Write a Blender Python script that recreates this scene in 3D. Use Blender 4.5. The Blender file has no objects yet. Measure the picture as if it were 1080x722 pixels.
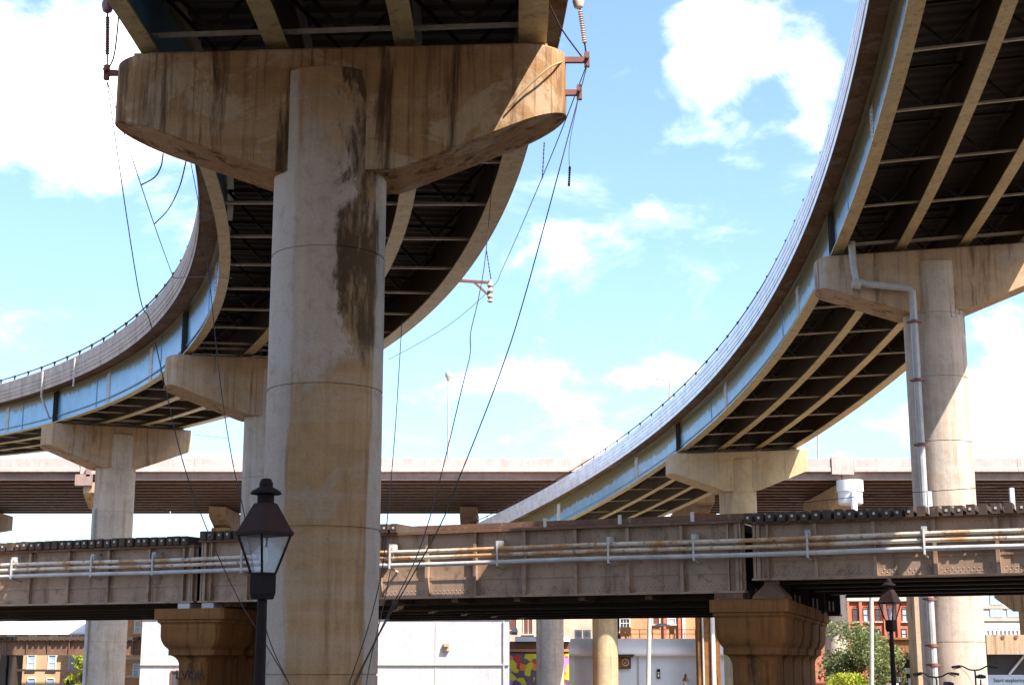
import bpy, math, random
from mathutils import Vector, Matrix
random.seed(11)
C = bpy.context.scene
COL = C.collection
R = math.radians

# ------------------------------------------------------------------ camera
F_PX, CAM_Z, PITCH = 1579.197, 1.35, 0.2091935
CP, SP = math.cos(PITCH), math.sin(PITCH)
cam = bpy.data.cameras.new('camera'); cam_o = bpy.data.objects.new('camera', cam); COL.objects.link(cam_o)
cam.sensor_width = 36; cam.lens = 36 * F_PX / 1080; cam.clip_end = 6000; cam.clip_start = .1
cam_o.location = (0, 0, CAM_Z); cam_o.rotation_euler = (math.pi / 2 + PITCH, 0, 0)
C.camera = cam_o

def ray(px, py):
    u = 361 - py
    return Vector((px - 540, F_PX * CP - u * SP, F_PX * SP + u * CP))
def at(px, py, Y):
    r = ray(px, py)
    return Vector((0, 0, CAM_Z)) + r * (Y / r.y)

# ------------------------------------------------------------------ mesh builder
class MB:
    def __init__(s): s.v = []; s.f = []
    def add(s, vs, fs):
        n = len(s.v); s.v += [Vector(a) for a in vs]; s.f += [tuple(i + n for i in f) for f in fs]; return s
    def box(s, c, d, ax=None):
        c = Vector(c); h = [k / 2 for k in d]
        ax = ax or (Vector((1, 0, 0)), Vector((0, 1, 0)), Vector((0, 0, 1)))
        vs = [c + ax[0] * (h[0] * i) + ax[1] * (h[1] * j) + ax[2] * (h[2] * k) for k in (-1, 1) for j in (-1, 1) for i in (-1, 1)]
        return s.add(vs, [(0, 2, 3, 1), (4, 5, 7, 6), (0, 1, 5, 4), (2, 6, 7, 3), (0, 4, 6, 2), (1, 3, 7, 5)])
    def bar(s, a, b, w, h, up=Vector((0, 0, 1))):
        a, b = Vector(a), Vector(b); d = b - a; L = d.length; d.normalize()
        x = d.cross(up)
        if x.length < 1e-4: x = d.cross(Vector((0, 1, 0)))
        x.normalize(); z = x.cross(d)
        return s.box((a + b) / 2, (w, L, h), (x, d, z))
    def tube(s, pts, r, n=8, cap=True):
        pts = [Vector(p) for p in pts]; rings = []
        rr = r if isinstance(r, (list, tuple)) else [r] * len(pts)
        prev = None
        for i, p in enumerate(pts):
            t = (pts[min(i + 1, len(pts) - 1)] - pts[max(i - 1, 0)]).normalized()
            if prev is None:
                a = Vector((0, 0, 1)) if abs(t.z) < .9 else Vector((1, 0, 0))
                x = t.cross(a).normalized()
            else:
                x = (prev - t * prev.dot(t)).normalized()
            prev = x; y = t.cross(x)
            rings.append([p + (x * math.cos(2 * math.pi * k / n) + y * math.sin(2 * math.pi * k / n)) * rr[i] for k in range(n)])
        vs = [q for g in rings for q in g]; fs = []
        for i in range(len(rings) - 1):
            for k in range(n):
                k2 = (k + 1) % n; fs.append((i * n + k, i * n + k2, (i + 1) * n + k2, (i + 1) * n + k))
        if cap: fs += [tuple(range(n))[::-1], tuple((len(rings) - 1) * n + k for k in range(n))]
        return s.add(vs, fs)
    def lathe(s, c, prof, n=24, cap=True, rot=0):
        c = Vector(c); vs = []; fs = []
        for r, z in prof:
            vs += [c + Vector((r * math.cos(2 * math.pi * k / n + rot), r * math.sin(2 * math.pi * k / n + rot), z)) for k in range(n)]
        for i in range(len(prof) - 1):
            for k in range(n):
                k2 = (k + 1) % n; fs.append((i * n + k, i * n + k2, (i + 1) * n + k2, (i + 1) * n + k))
        if cap: fs += [tuple(range(n))[::-1], tuple((len(prof) - 1) * n + k for k in range(n))]
        return s.add(vs, fs)
    def sections(s, secs, closed=True, cap=True):
        n = len(secs[0]); vs = [p for g in secs for p in g]; fs = []
        for i in range(len(secs) - 1):
            for k in range(n if closed else n - 1):
                k2 = (k + 1) % n; fs.append((i * n + k, i * n + k2, (i + 1) * n + k2, (i + 1) * n + k))
        if cap and closed: fs += [tuple(range(n))[::-1], tuple((len(secs) - 1) * n + k for k in range(n))]
        return s.add(vs, fs)
    def build(s, name, mat, parent=None, smooth=False, base=None, bevel=0):
        org = Vector((0, 0, 0))
        if parent is not None:
            p = parent
            while p is not None: org += p.location; p = p.parent
        elif base is not None: org = Vector(base)
        me = bpy.data.meshes.new(name)
        me.from_pydata([tuple(a - org) for a in s.v], [], s.f)
        me.update()
        import bmesh
        bm = bmesh.new(); bm.from_mesh(me); bmesh.ops.recalc_face_normals(bm, faces=bm.faces)
        if bevel: bmesh.ops.bevel(bm, geom=bm.edges[:], offset=bevel, segments=2, affect='EDGES', profile=.6)
        bm.to_mesh(me); bm.free()
        me.materials.append(mat)
        if smooth:
            me.polygons.foreach_set('use_smooth', [True] * len(me.polygons))
            me.set_sharp_from_angle(angle=R(35))
        o = bpy.data.objects.new(name, me); COL.objects.link(o)
        if parent is not None: o.parent = parent
        elif base is not None: o.location = base
        return o

def tag(o, label, cat, group=None):
    o['label'] = label; o['category'] = cat
    if group: o['group'] = group
    return o
def thing(name, loc, label, cat, group=None):
    o = bpy.data.objects.new(name, None); COL.objects.link(o); o.location = loc; o.empty_display_size = .3
    return tag(o, label, cat, group)
def struct(name, mb, mat, **k):
    o = mb.build(name, mat, **k); o['kind'] = 'structure'; return o
def copy_tree(o, parent=None):
    c = o.copy(); COL.objects.link(c); c.parent = parent
    for ch in list(o.children): copy_tree(ch, c)
    return c

# ------------------------------------------------------------------ materials
def new_mat(name):
    m = bpy.data.materials.new(name); m.use_nodes = True
    nt = m.node_tree; b = nt.nodes['Principled BSDF']; return m, nt, b
def N(nt, t, **k):
    n = nt.nodes.new(t)
    for a, v in k.items():
        if a in n.inputs: n.inputs[a].default_value = v
        else: setattr(n, a, v)
    return n
def coords(nt, scale=(1, 1, 1), src='Object'):
    tc = N(nt, 'ShaderNodeTexCoord'); mp = N(nt, 'ShaderNodeMapping'); mp.inputs['Scale'].default_value = scale
    nt.links.new(tc.outputs[src], mp.inputs['Vector']); return mp.outputs['Vector']
def noise(nt, vec, scale, detail=6, rough=.6, dist=0):
    n = N(nt, 'ShaderNodeTexNoise'); n.inputs['Scale'].default_value = scale; n.inputs['Detail'].default_value = detail
    n.inputs['Roughness'].default_value = rough; n.inputs['Distortion'].default_value = dist
    nt.links.new(vec, n.inputs['Vector']); return n.outputs['Fac']
def ramp(nt, fac, a, b, ca=0, cb=1):
    n = N(nt, 'ShaderNodeMapRange', interpolation_type='SMOOTHSTEP')
    for k, v in (('From Min', a), ('From Max', b), ('To Min', ca), ('To Max', cb)): n.inputs[k].default_value = v
    nt.links.new(fac, n.inputs['Value']); return n.outputs['Result']
def mth(nt, op, a, b=None):
    n = N(nt, 'ShaderNodeMath', operation=op)
    for i, v in enumerate((a, b)):
        if v is None: continue
        if isinstance(v, (int, float)): n.inputs[i].default_value = v
        else: nt.links.new(v, n.inputs[i])
    return n.outputs[0]
def mix(nt, fac, a, b, mode='MIX'):
    n = N(nt, 'ShaderNodeMix', data_type='RGBA', blend_type=mode)
    if isinstance(fac, (int, float)): n.inputs['Factor'].default_value = fac
    else: nt.links.new(fac, n.inputs['Factor'])
    for i, v in ((6, a), (7, b)):
        if isinstance(v, tuple): n.inputs[i].default_value = (*v, 1) if len(v) == 3 else v
        else: nt.links.new(v, n.inputs[i])
    return n.outputs[2]
def bump(nt, b, h, strength=.3, dist=.02):
    n = N(nt, 'ShaderNodeBump'); n.inputs['Strength'].default_value = strength; n.inputs['Distance'].default_value = dist
    nt.links.new(h, n.inputs['Height']); nt.links.new(n.outputs['Normal'], b.inputs['Normal'])
def sepxyz(nt, src='Object'):
    tc = N(nt, 'ShaderNodeTexCoord'); s = N(nt, 'ShaderNodeSeparateXYZ'); nt.links.new(tc.outputs[src], s.inputs[0]); return s.outputs

def concrete(name, base, stain=(.10, .055, .03), pale=(.5, .42, .36), s_amt=.8, p_amt=.5, seed=0., extra=None):
    m, nt, b = new_mat(name)
    v = coords(nt)
    st = noise(nt, coords(nt, (1, 1, .09)), 1.9, 8, .66, .35); st2 = noise(nt, coords(nt, (1, 1, .035)), 7, 5, .65)
    big = noise(nt, v, .5 + seed * .013, 8, .66, .9); fine = noise(nt, v, 26, 7, .75); mid = noise(nt, v, 3.2, 8, .7, .5)
    boards = noise(nt, coords(nt, (1, 1, .012)), 9, 2, .4); pour = noise(nt, coords(nt, (.06, .06, 1)), 1.4, 5, .6)
    c = mix(nt, ramp(nt, big, .36, .66), base, tuple(k * .72 for k in base))
    c = mix(nt, ramp(nt, boards, .35, .65, .16, 0), c, tuple(k * .35 for k in base))
    c = mix(nt, ramp(nt, pour, .45, .62, 0, .22), c, pale)
    c = mix(nt, mth(nt, 'MULTIPLY', ramp(nt, big, .53, .6), p_amt), c, pale)
    c = mix(nt, mth(nt, 'MULTIPLY', ramp(nt, mth(nt, 'ADD', mid, mth(nt, 'MULTIPLY', st2, .5)), .86, .98), p_amt * .8), c, pale)
    c = mix(nt, mth(nt, 'MULTIPLY', ramp(nt, st, .51, .66), s_amt), c, stain)
    c = mix(nt, mth(nt, 'MULTIPLY', ramp(nt, st2, .52, .72), s_amt * .6), c, stain)
    if extra: c = extra(nt, c)
    c = mix(nt, ramp(nt, mid, .3, .5, .3, 0), c, tuple(k * .4 for k in base))
    c = mix(nt, ramp(nt, fine, .3, .72, .2, 0), c, (.06, .04, .025))
    vo = N(nt, 'ShaderNodeTexVoronoi'); vo.inputs['Scale'].default_value = 16; nt.links.new(v, vo.inputs['Vector'])
    sx = N(nt, 'ShaderNodeSeparateColor'); nt.links.new(vo.outputs['Color'], sx.inputs[0])
    pore = mth(nt, 'MULTIPLY', ramp(nt, vo.outputs['Distance'], .22, .12), ramp(nt, sx.outputs[0], .8, .85))
    c = mix(nt, mth(nt, 'MULTIPLY', pore, .4), c, (.05, .03, .02))
    nt.links.new(c, b.inputs['Base Color']); b.inputs['Roughness'].default_value = .9; b.inputs['Specular IOR Level'].default_value = .2
    h = mth(nt, 'ADD', mth(nt, 'MULTIPLY', fine, .5), mth(nt, 'MULTIPLY', boards, .9)); h = mth(nt, 'SUBTRACT', mth(nt, 'ADD', h, mth(nt, 'MULTIPLY', mid, .5)), pore)
    bump(nt, b, h, .45, .018)
    return m
def paint(name, base, dirt=(.08, .045, .025), amt=.5, rough=.55, scale=1.5, streak=.15, metal=0., rust=None):
    m, nt, b = new_mat(name)
    v = coords(nt); n1 = noise(nt, coords(nt, (1, 1, streak)), scale * 3, 6, .65, .3); n2 = noise(nt, v, scale, 5, .6)
    c = mix(nt, ramp(nt, n2, .3, .7), base, tuple(k * .75 for k in base))
    c = mix(nt, mth(nt, 'MULTIPLY', ramp(nt, n1, .48, .75), amt), c, dirt)
    if rust:
        n3 = noise(nt, v, scale * 4, 8, .7); c = mix(nt, ramp(nt, n3, .54, .66, 0, .8), c, rust)
    nt.links.new(c, b.inputs['Base Color']); b.inputs['Roughness'].default_value = rough; b.inputs['Metallic'].default_value = metal
    bump(nt, b, noise(nt, v, 25, 4, .6), .15, .006)
    return m
def plain(name, col, rough=.6, metal=0., var=.2, scale=4):
    m, nt, b = new_mat(name)
    n = noise(nt, coords(nt), scale, 5, .6)
    nt.links.new(mix(nt, ramp(nt, n, .3, .7), col, tuple(k * (1 - var) for k in col)), b.inputs['Base Color'])
    b.inputs['Roughness'].default_value = rough; b.inputs['Metallic'].default_value = metal; b.inputs['Specular IOR Level'].default_value = .15 if rough > .7 else .5; return m
def brick(name, c1, c2, mortar, scale=1., axis='xz'):
    m, nt, b = new_mat(name)
    s = sepxyz(nt); cb = N(nt, 'ShaderNodeCombineXYZ')
    nt.links.new(s[0], cb.inputs[0]); nt.links.new(s[2], cb.inputs[1])
    br = N(nt, 'ShaderNodeTexBrick'); br.inputs['Scale'].default_value = scale
    br.inputs['Brick Width'].default_value = .22; br.inputs['Row Height'].default_value = .075; br.inputs['Mortar Size'].default_value = .008
    br.inputs['Color1'].default_value = (*c1, 1); br.inputs['Color2'].default_value = (*c2, 1); br.inputs['Mortar'].default_value = (*mortar, 1)
    nt.links.new(cb.outputs[0], br.inputs['Vector'])
    n = noise(nt, coords(nt), .5, 6, .6)
    nt.links.new(mix(nt, ramp(nt, n, .35, .7, 0, .45), br.outputs['Color'], tuple(k * .45 for k in c1)), b.inputs['Base Color'])
    b.inputs['Roughness'].default_value = .9; return m

def main_stain(nt, c):      # the tall near column: pale limewash-like bloom on the left, dark seep on the right under the cap
    s = sepxyz(nt); nz = noise(nt, coords(nt, (1, 1, .5)), 1.1, 7, .65, .6); nz2 = noise(nt, coords(nt, (1, 1, .3)), 2.4, 7, .7, .4)
    xl = mth(nt, 'ADD', s[0], mth(nt, 'MULTIPLY', mth(nt, 'SUBTRACT', nz, .5), 2.2))
    zz = mth(nt, 'ADD', s[2], mth(nt, 'MULTIPLY', mth(nt, 'SUBTRACT', nz2, .5), 3.0))
    pale = mth(nt, 'MULTIPLY', ramp(nt, xl, .32, .18), mth(nt, 'MULTIPLY', ramp(nt, zz, 6.2, 6.8), ramp(nt, zz, 11.6, 10.2)))
    c = mix(nt, mth(nt, 'MULTIPLY', pale, .52), c, (.56, .46, .40))
    dark = mth(nt, 'MULTIPLY', mth(nt, 'MULTIPLY', ramp(nt, xl, .1, .3), ramp(nt, zz, 6.6, 7.6)), ramp(nt, nz2, .40, .54, .3, 1.0))
    c = mix(nt, mth(nt, 'MULTIPLY', dark, .93), c, (.06, .03, .013))
    xw = mth(nt, 'ADD', s[0], mth(nt, 'MULTIPLY', mth(nt, 'SUBTRACT', noise(nt, coords(nt, (1, 1, .15)), 2, 4), .5), .5))
    strip = mth(nt, 'ADD', ramp(nt, xw, -.62, -.72), mth(nt, 'MULTIPLY', ramp(nt, xw, .72, .78), ramp(nt, xw, .98, .9)))
    return mix(nt, mth(nt, 'MULTIPLY', strip, .5), c, (.55, .49, .45))

M = {}
M['conc_main_col'] = concrete('concrete_near_column', (.46, .26, .125), stain=(.16, .072, .03), p_amt=.25, s_amt=.45, extra=main_stain)
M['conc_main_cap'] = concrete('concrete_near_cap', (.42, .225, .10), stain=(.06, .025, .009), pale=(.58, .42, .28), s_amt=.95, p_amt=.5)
M['conc_warm'] = concrete('concrete_warm', (.55, .37, .225), stain=(.14, .065, .028), s_amt=.75, p_amt=.4, seed=7)
M['conc_cool'] = concrete('concrete_cool', (.64, .51, .41), stain=(.3, .19, .12), pale=(.64, .56, .5), s_amt=.45, p_amt=.5, seed=3)
M['conc_tan'] = concrete('concrete_tan', (.58, .43, .25), stain=(.25, .15, .07), s_amt=.4, p_amt=.4, seed=5)
M['conc_pink'] = concrete('concrete_pale_barrier', (.58, .45, .41), stain=(.3, .2, .14), s_amt=.35, p_amt=.4, seed=9)
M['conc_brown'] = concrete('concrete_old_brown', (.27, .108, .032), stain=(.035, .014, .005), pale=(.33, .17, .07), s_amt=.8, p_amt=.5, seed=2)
M['parapet'] = concrete('parapet_concrete', (.66, .56, .51), stain=(.25, .15, .10), s_amt=.4, p_amt=.4, seed=4)
M['parapet_b'] = paint('parapet_white_metal', (.84, .83, .88), dirt=(.6, .56, .55), amt=.15, rough=.36, metal=.55)
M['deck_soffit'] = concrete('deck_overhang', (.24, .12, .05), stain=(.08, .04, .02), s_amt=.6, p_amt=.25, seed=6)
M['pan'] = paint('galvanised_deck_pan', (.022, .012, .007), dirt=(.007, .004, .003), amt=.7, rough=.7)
M['strut'] = paint('cross_frame_paint', (.46, .40, .30), amt=.25)
M['brace'] = paint('dark_brace', (.028, .016, .01), dirt=(.01, .006, .004), amt=.5, rough=.7)
M['asphalt'] = plain('asphalt', (.06, .058, .056), .9)

def girder_mat(name, blue, top, thr):
    m, nt, b = new_mat(name)
    tc = N(nt, 'ShaderNodeTexCoord'); s = N(nt, 'ShaderNodeSeparateXYZ'); nt.links.new(tc.outputs['UV'], s.inputs[0])
    cb = N(nt, 'ShaderNodeCombineXYZ'); nt.links.new(s.outputs[0], cb.inputs[0])
    jag = noise(nt, cb.outputs[0], 1.6, 8, .75); big = noise(nt, cb.outputs[0], .12, 3, .5)
    # sky reflection put into the colour: blue below a jagged edge along the web
    lim = mth(nt, 'ADD', mth(nt, 'MULTIPLY', jag, .7), mth(nt, 'MULTIPLY', big, .6))
    d = mth(nt, 'SUBTRACT', mth(nt, 'ADD', s.outputs[1], lim), thr)
    fac = ramp(nt, d, -.03, .06)
    v = coords(nt); n1 = noise(nt, v, 1.2, 6, .6)
    c = mix(nt, ramp(nt, n1, .3, .75), blue, tuple(k * .8 for k in blue))
    c = mix(nt, fac, c, top)
    c = mix(nt, ramp(nt, noise(nt, v, 5, 8, .7), .6, .75, 0, .6), c, (.14, .09, .05))
    nt.links.new(c, b.inputs['Base Color']); b.inputs['Roughness'].default_value = .33; b.inputs['Metallic'].default_value = .3
    return m
M['girder_blue'] = girder_mat('girder_outer_sky_reflection', (.17, .36, .58), (.15, .12, .06), 1.42)
M['girder_blue_b'] = girder_mat('girder_outer_sky_reflection_b', (.24, .40, .56), (.16, .13, .06), 1.2)
M['girder_web'] = paint('girder_web_shaded_brown', (.07, .042, .02), dirt=(.03, .018, .01), amt=.5)  # shade under the deck put into the web colour, darker than the flanges
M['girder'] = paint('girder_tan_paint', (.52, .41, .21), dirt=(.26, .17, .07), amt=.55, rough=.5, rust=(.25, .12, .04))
M['girder_near'] = paint('girder_olive_paint', (.20, .17, .06), dirt=(.06, .045, .018), amt=.55, rough=.5)
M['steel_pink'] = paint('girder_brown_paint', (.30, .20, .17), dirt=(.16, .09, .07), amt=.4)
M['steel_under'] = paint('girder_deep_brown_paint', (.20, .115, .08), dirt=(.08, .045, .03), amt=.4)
M['steel_dark'] = paint('dark_steel', (.05, .03, .02), dirt=(.015, .01, .008), amt=.5, rough=.7)
M['v_web'] = paint('riveted_plate', (.38, .245, .165), dirt=(.10, .042, .018), amt=.8, rough=.55, scale=1., rust=(.20, .095, .045))
M['v_rust'] = paint('rusty_flange', (.17, .085, .05), dirt=(.05, .022, .014), amt=.6, rough=.8, rust=(.3, .16, .1))
M['tie'] = paint('creosoted_timber', (.075, .045, .03), dirt=(.02, .012, .01), amt=.6, rough=.85, rust=(.14, .09, .06))
M['tie_plate'] = plain('tie_end_plate', (.55, .5, .46), .6)
def pipe_mat():
    m, nt, b = new_mat('rusty_white_pipe')
    v = coords(nt, (1, 1, 1)); n = noise(nt, v, .9, 8, .7); n2 = noise(nt, v, 5, 6, .7)
    c = mix(nt, ramp(nt, n, .44, .6), (.58, .49, .39), (.42, .22, .085)); c = mix(nt, ramp(nt, n2, .52, .64, 0, .85), c, (.2, .085, .035))
    nt.links.new(c, b.inputs['Base Color']); b.inputs['Roughness'].default_value = .55; return m
M['pipe'] = pipe_mat()
M['pipe_grey'] = paint('galvanised_pipe', (.50, .48, .47), dirt=(.28, .17, .10), amt=.45, rough=.4)
M['drain'] = paint('drain_pipe_paint', (.48, .46, .45), dirt=(.3, .22, .16), amt=.4, rough=.45)
M['white_paint'] = plain('white_paint', (.78, .77, .76), .6, var=.08, scale=.7)
M['white_wall'] = concrete('whitewashed_wall', (.60, .57, .59), stain=(.42, .37, .36), pale=(.66, .63, .65), s_amt=.35, p_amt=.4)
M['blue_wall'] = plain('pale_blue_wall', (.62, .66, .74), .7, var=.1, scale=.6)
M['black_iron'] = plain('black_iron', (.018, .010, .009), .75)
M['brown_iron'] = plain('dark_brown_iron', (.038, .018, .014), .75)
M['wire'] = plain('cable_black', (.03, .018, .018), .6)
M['rust_iron'] = plain('rusty_iron', (.22, .08, .06), .7)
M['porcelain'] = plain('insulator_glaze', (.25, .10, .09), .3)
M['porcelain_pale'] = plain('insulator_pale', (.62, .5, .42), .4)
M['rope'] = plain('rope', (.42, .30, .17), .9)
M['brick_orange'] = brick('brick_orange', (.62, .25, .10), (.70, .31, .14), (.62, .4, .28))
M['brick_tan'] = brick('brick_tan', (.56, .32, .16), (.62, .38, .21), (.62, .46, .32))
M['brick_red'] = brick('brick_red', (.55, .13, .07), (.62, .17, .09), (.55, .26, .18))
M['brick_beige'] = brick('brick_beige', (.66, .44, .32), (.70, .5, .38), (.68, .52, .42))
M['stone_trim'] = plain('stone_trim', (.62, .52, .44), .8)
M['glass_dark'] = plain('window_dark_glass', (.07, .07, .08), .12)
M['glass_sky'] = plain('window_pale_glass', (.42, .50, .56), .15)
M['shutter'] = plain('brown_shutter', (.16, .06, .035), .7)
M['wood'] = plain('orange_timber', (.5, .22, .08), .7)
M['metal_roof'] = plain('pale_metal_roof', (.78, .78, .80), .45, var=.06)
M['trunk'] = plain('bark', (.10, .065, .04), .9)
M['rubber'] = plain('black_rubber', (.02, .018, .02), .6)
M['chrome'] = plain('bike_steel', (.5, .5, .52), .25, .9)
M['bike_paint'] = plain('bike_frame_paint', (.05, .02, .025), .35)
M['text_dark'] = plain('dark_lettering', (.04, .045, .08), .6)
M['sign_blue'] = plain('pale_blue_sign', (.55, .63, .76), .5, var=.05)
M['banner'] = plain('white_banner', (.75, .7, .68), .7)
M['banner_dark'] = plain('purple_banner', (.28, .2, .3), .7)
M['pole'] = plain('pale_pole', (.55, .5, .42), .7)
def glass():
    m, nt, b = new_mat('lantern_glass'); out = nt.nodes['Material Output']
    t = N(nt, 'ShaderNodeBsdfTransparent'); g = N(nt, 'ShaderNodeBsdfGlossy'); g.inputs['Roughness'].default_value = .08
    d = N(nt, 'ShaderNodeBsdfTranslucent'); d.inputs[0].default_value = (.85, .82, .8, 1)
    m1 = N(nt, 'ShaderNodeMixShader'); m1.inputs[0].default_value = .2; m2 = N(nt, 'ShaderNodeMixShader'); m2.inputs[0].default_value = .12
    nt.links.new(t.outputs[0], m1.inputs[1]); nt.links.new(d.outputs[0], m1.inputs[2]); nt.links.new(m1.outputs[0], m2.inputs[1]); nt.links.new(g.outputs[0], m2.inputs[2])
    nt.links.new(m2.outputs[0], out.inputs['Surface']); return m
M['lantern_glass'] = glass()
def leaf(name, a, b_, c_):
    m, nt, b = new_mat(name)
    g = N(nt, 'ShaderNodeNewGeometry')
    c = mix(nt, g.outputs['Random Per Island'], a, b_); c = mix(nt, ramp(nt, noise(nt, coords(nt), .9, 3), .45, .65), c, c_)
    nt.links.new(c, b.inputs['Base Color']); b.inputs['Roughness'].default_value = .6
    tr = N(nt, 'ShaderNodeBsdfTranslucent'); nt.links.new(c, tr.inputs[0]); ms = N(nt, 'ShaderNodeMixShader'); ms.inputs[0].default_value = .35
    nt.links.new(b.outputs[0], ms.inputs[1]); nt.links.new(tr.outputs[0], ms.inputs[2]); nt.links.new(ms.outputs[0], nt.nodes['Material Output'].inputs['Surface'])
    return m
M['leaf'] = leaf('leaves_green', (.14, .17, .05), (.25, .26, .09), (.10, .13, .045))
M['leaf_dark'] = leaf('leaves_dark_green', (.05, .08, .03), (.10, .12, .04), (.04, .06, .02))
M['leaf_lime'] = leaf('leaves_lime', (.32, .36, .03), (.45, .45, .04), (.24, .30, .03))
def mural():
    m, nt, b = new_mat('mural_paint')
    v = coords(nt, (1, 1, 1)); nv = N(nt, 'ShaderNodeTexNoise'); nv.inputs['Scale'].default_value = 1.2
    nt.links.new(v, nv.inputs['Vector'])
    vo = N(nt, 'ShaderNodeTexVoronoi'); vo.inputs['Scale'].default_value = 1.7
    nt.links.new(mix(nt, .35, v, nv.outputs['Color'], 'ADD'), vo.inputs['Vector'])
    cr = N(nt, 'ShaderNodeValToRGB'); cr.color_ramp.interpolation = 'CONSTANT'
    cols = [(0, (.12, .08, .10)), (.2, (.55, .50, .03)), (.36, (.75, .2, .02)), (.5, (.45, .22, .42)), (.62, (.14, .09, .10)), (.72, (.5, .05, .03)), (.84, (.62, .55, .04))]
    while len(cr.color_ramp.elements) < len(cols): cr.color_ramp.elements.new(.5)
    for e, (p, c) in zip(cr.color_ramp.elements, cols): e.position = p; e.color = (*c, 1)
    sx = N(nt, 'ShaderNodeSeparateColor'); nt.links.new(vo.outputs['Color'], sx.inputs[0]); nt.links.new(sx.outputs[0], cr.inputs[0])
    nt.links.new(cr.outputs[0], b.inputs['Base Color']); b.inputs['Roughness'].default_value = .7; return m
M['mural'] = mural()

# ------------------------------------------------------------------ ground
GLOW = -2.8            # the canal level behind the rail viaduct lies lower
def gz(y): return 0 if y < 66 else (GLOW if y > 74 else GLOW * (y - 66) / 8)
g = MB(); ys = [-300, 0, 20, 40, 66, 68, 70, 72, 74, 100, 200, 600, 3000]; xs = [-2500, -300, -60, -20, 0, 20, 60, 300, 2500]
g.add([(x, y, gz(y)) for y in ys for x in xs], [(j * len(xs) + i, j * len(xs) + i + 1, (j + 1) * len(xs) + i + 1, (j + 1) * len(xs) + i) for j in range(len(ys) - 1) for i in range(len(xs) - 1)])
gm, nt, b = new_mat('brick_paving')
n = noise(nt, coords(nt), .3, 6, .6); n2 = noise(nt, coords(nt), 9, 5, .6)
nt.links.new(mix(nt, ramp(nt, n2, .3, .7, 0, .5), mix(nt, ramp(nt, n, .3, .7), (.17, .125, .085), (.12, .09, .062)), (.06, .045, .03)), b.inputs['Base Color']); b.inputs['Roughness'].default_value = .9
struct('ground', g, gm)
rd = MB().add([(-2000, 7, .004), (2000, 7, .004), (2000, 17.6, .004), (-2000, 17.6, .004)], [(0, 1, 2, 3)])
struct('road', rd, M['asphalt'])
struct('pavement', MB().box((4.5, 22.3, .065), (30, 7, .13)), concrete('paving_slab', (.36, .31, .26), s_amt=.2, p_amt=.2))

# ------------------------------------------------------------------ curved ramps
def make_path(p):
    x0, y0, h0, k0, k1, k2, z0, g1, g2, e = p
    ds = .25; i0 = 480; n = 1001
    S = [(-120 + ds * i) for i in range(n)]
    kk = [k0 + k1 * s / 50 + k2 * (s / 50) ** 2 for s in S]
    h = [0] * n; X = [0] * n; Y = [0] * n
    for i in range(1, n): h[i] = h[i - 1] + (kk[i] + kk[i - 1]) / 2 * ds
    o = h[i0] - h0; h = [a - o for a in h]
    for i in range(1, n):
        X[i] = X[i - 1] - (math.sin(h[i]) + math.sin(h[i - 1])) / 2 * ds; Y[i] = Y[i - 1] + (math.cos(h[i]) + math.cos(h[i - 1])) / 2 * ds
    ox, oy = X[i0] - x0, Y[i0] - y0
    def f(s):
        t = (s + 120) / ds; i = min(max(int(t), 0), n - 2); w = t - i
        L = lambda a: a[i] * (1 - w) + a[i + 1] * w
        return Vector((L(X) - ox, L(Y) - oy, z0 + g1 * s + g2 * s * s / 50)), L(h)
    def P(s, off, dz):
        c, hh = f(s); return c + Vector((math.cos(hh) * off, math.sin(hh) * off, e * off + dz))
    return f, P, e
PA = (-3.40659, 29.91863, 0.03662, 0.01031, -0.00371, 0.00141, 13.17681, 0.02368, 0.00687, 0.03394)
PB = (16.38198, 52.74621, -0.08097, 0.00495, 0.0048, -0.00292, 17.724, -0.06349, -0.01401, 0.05672)

def frange(a, b, d):
    n = max(1, int(round((b - a) / d))); return [a + (b - a) * i / n for i in range(n + 1)]

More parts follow.
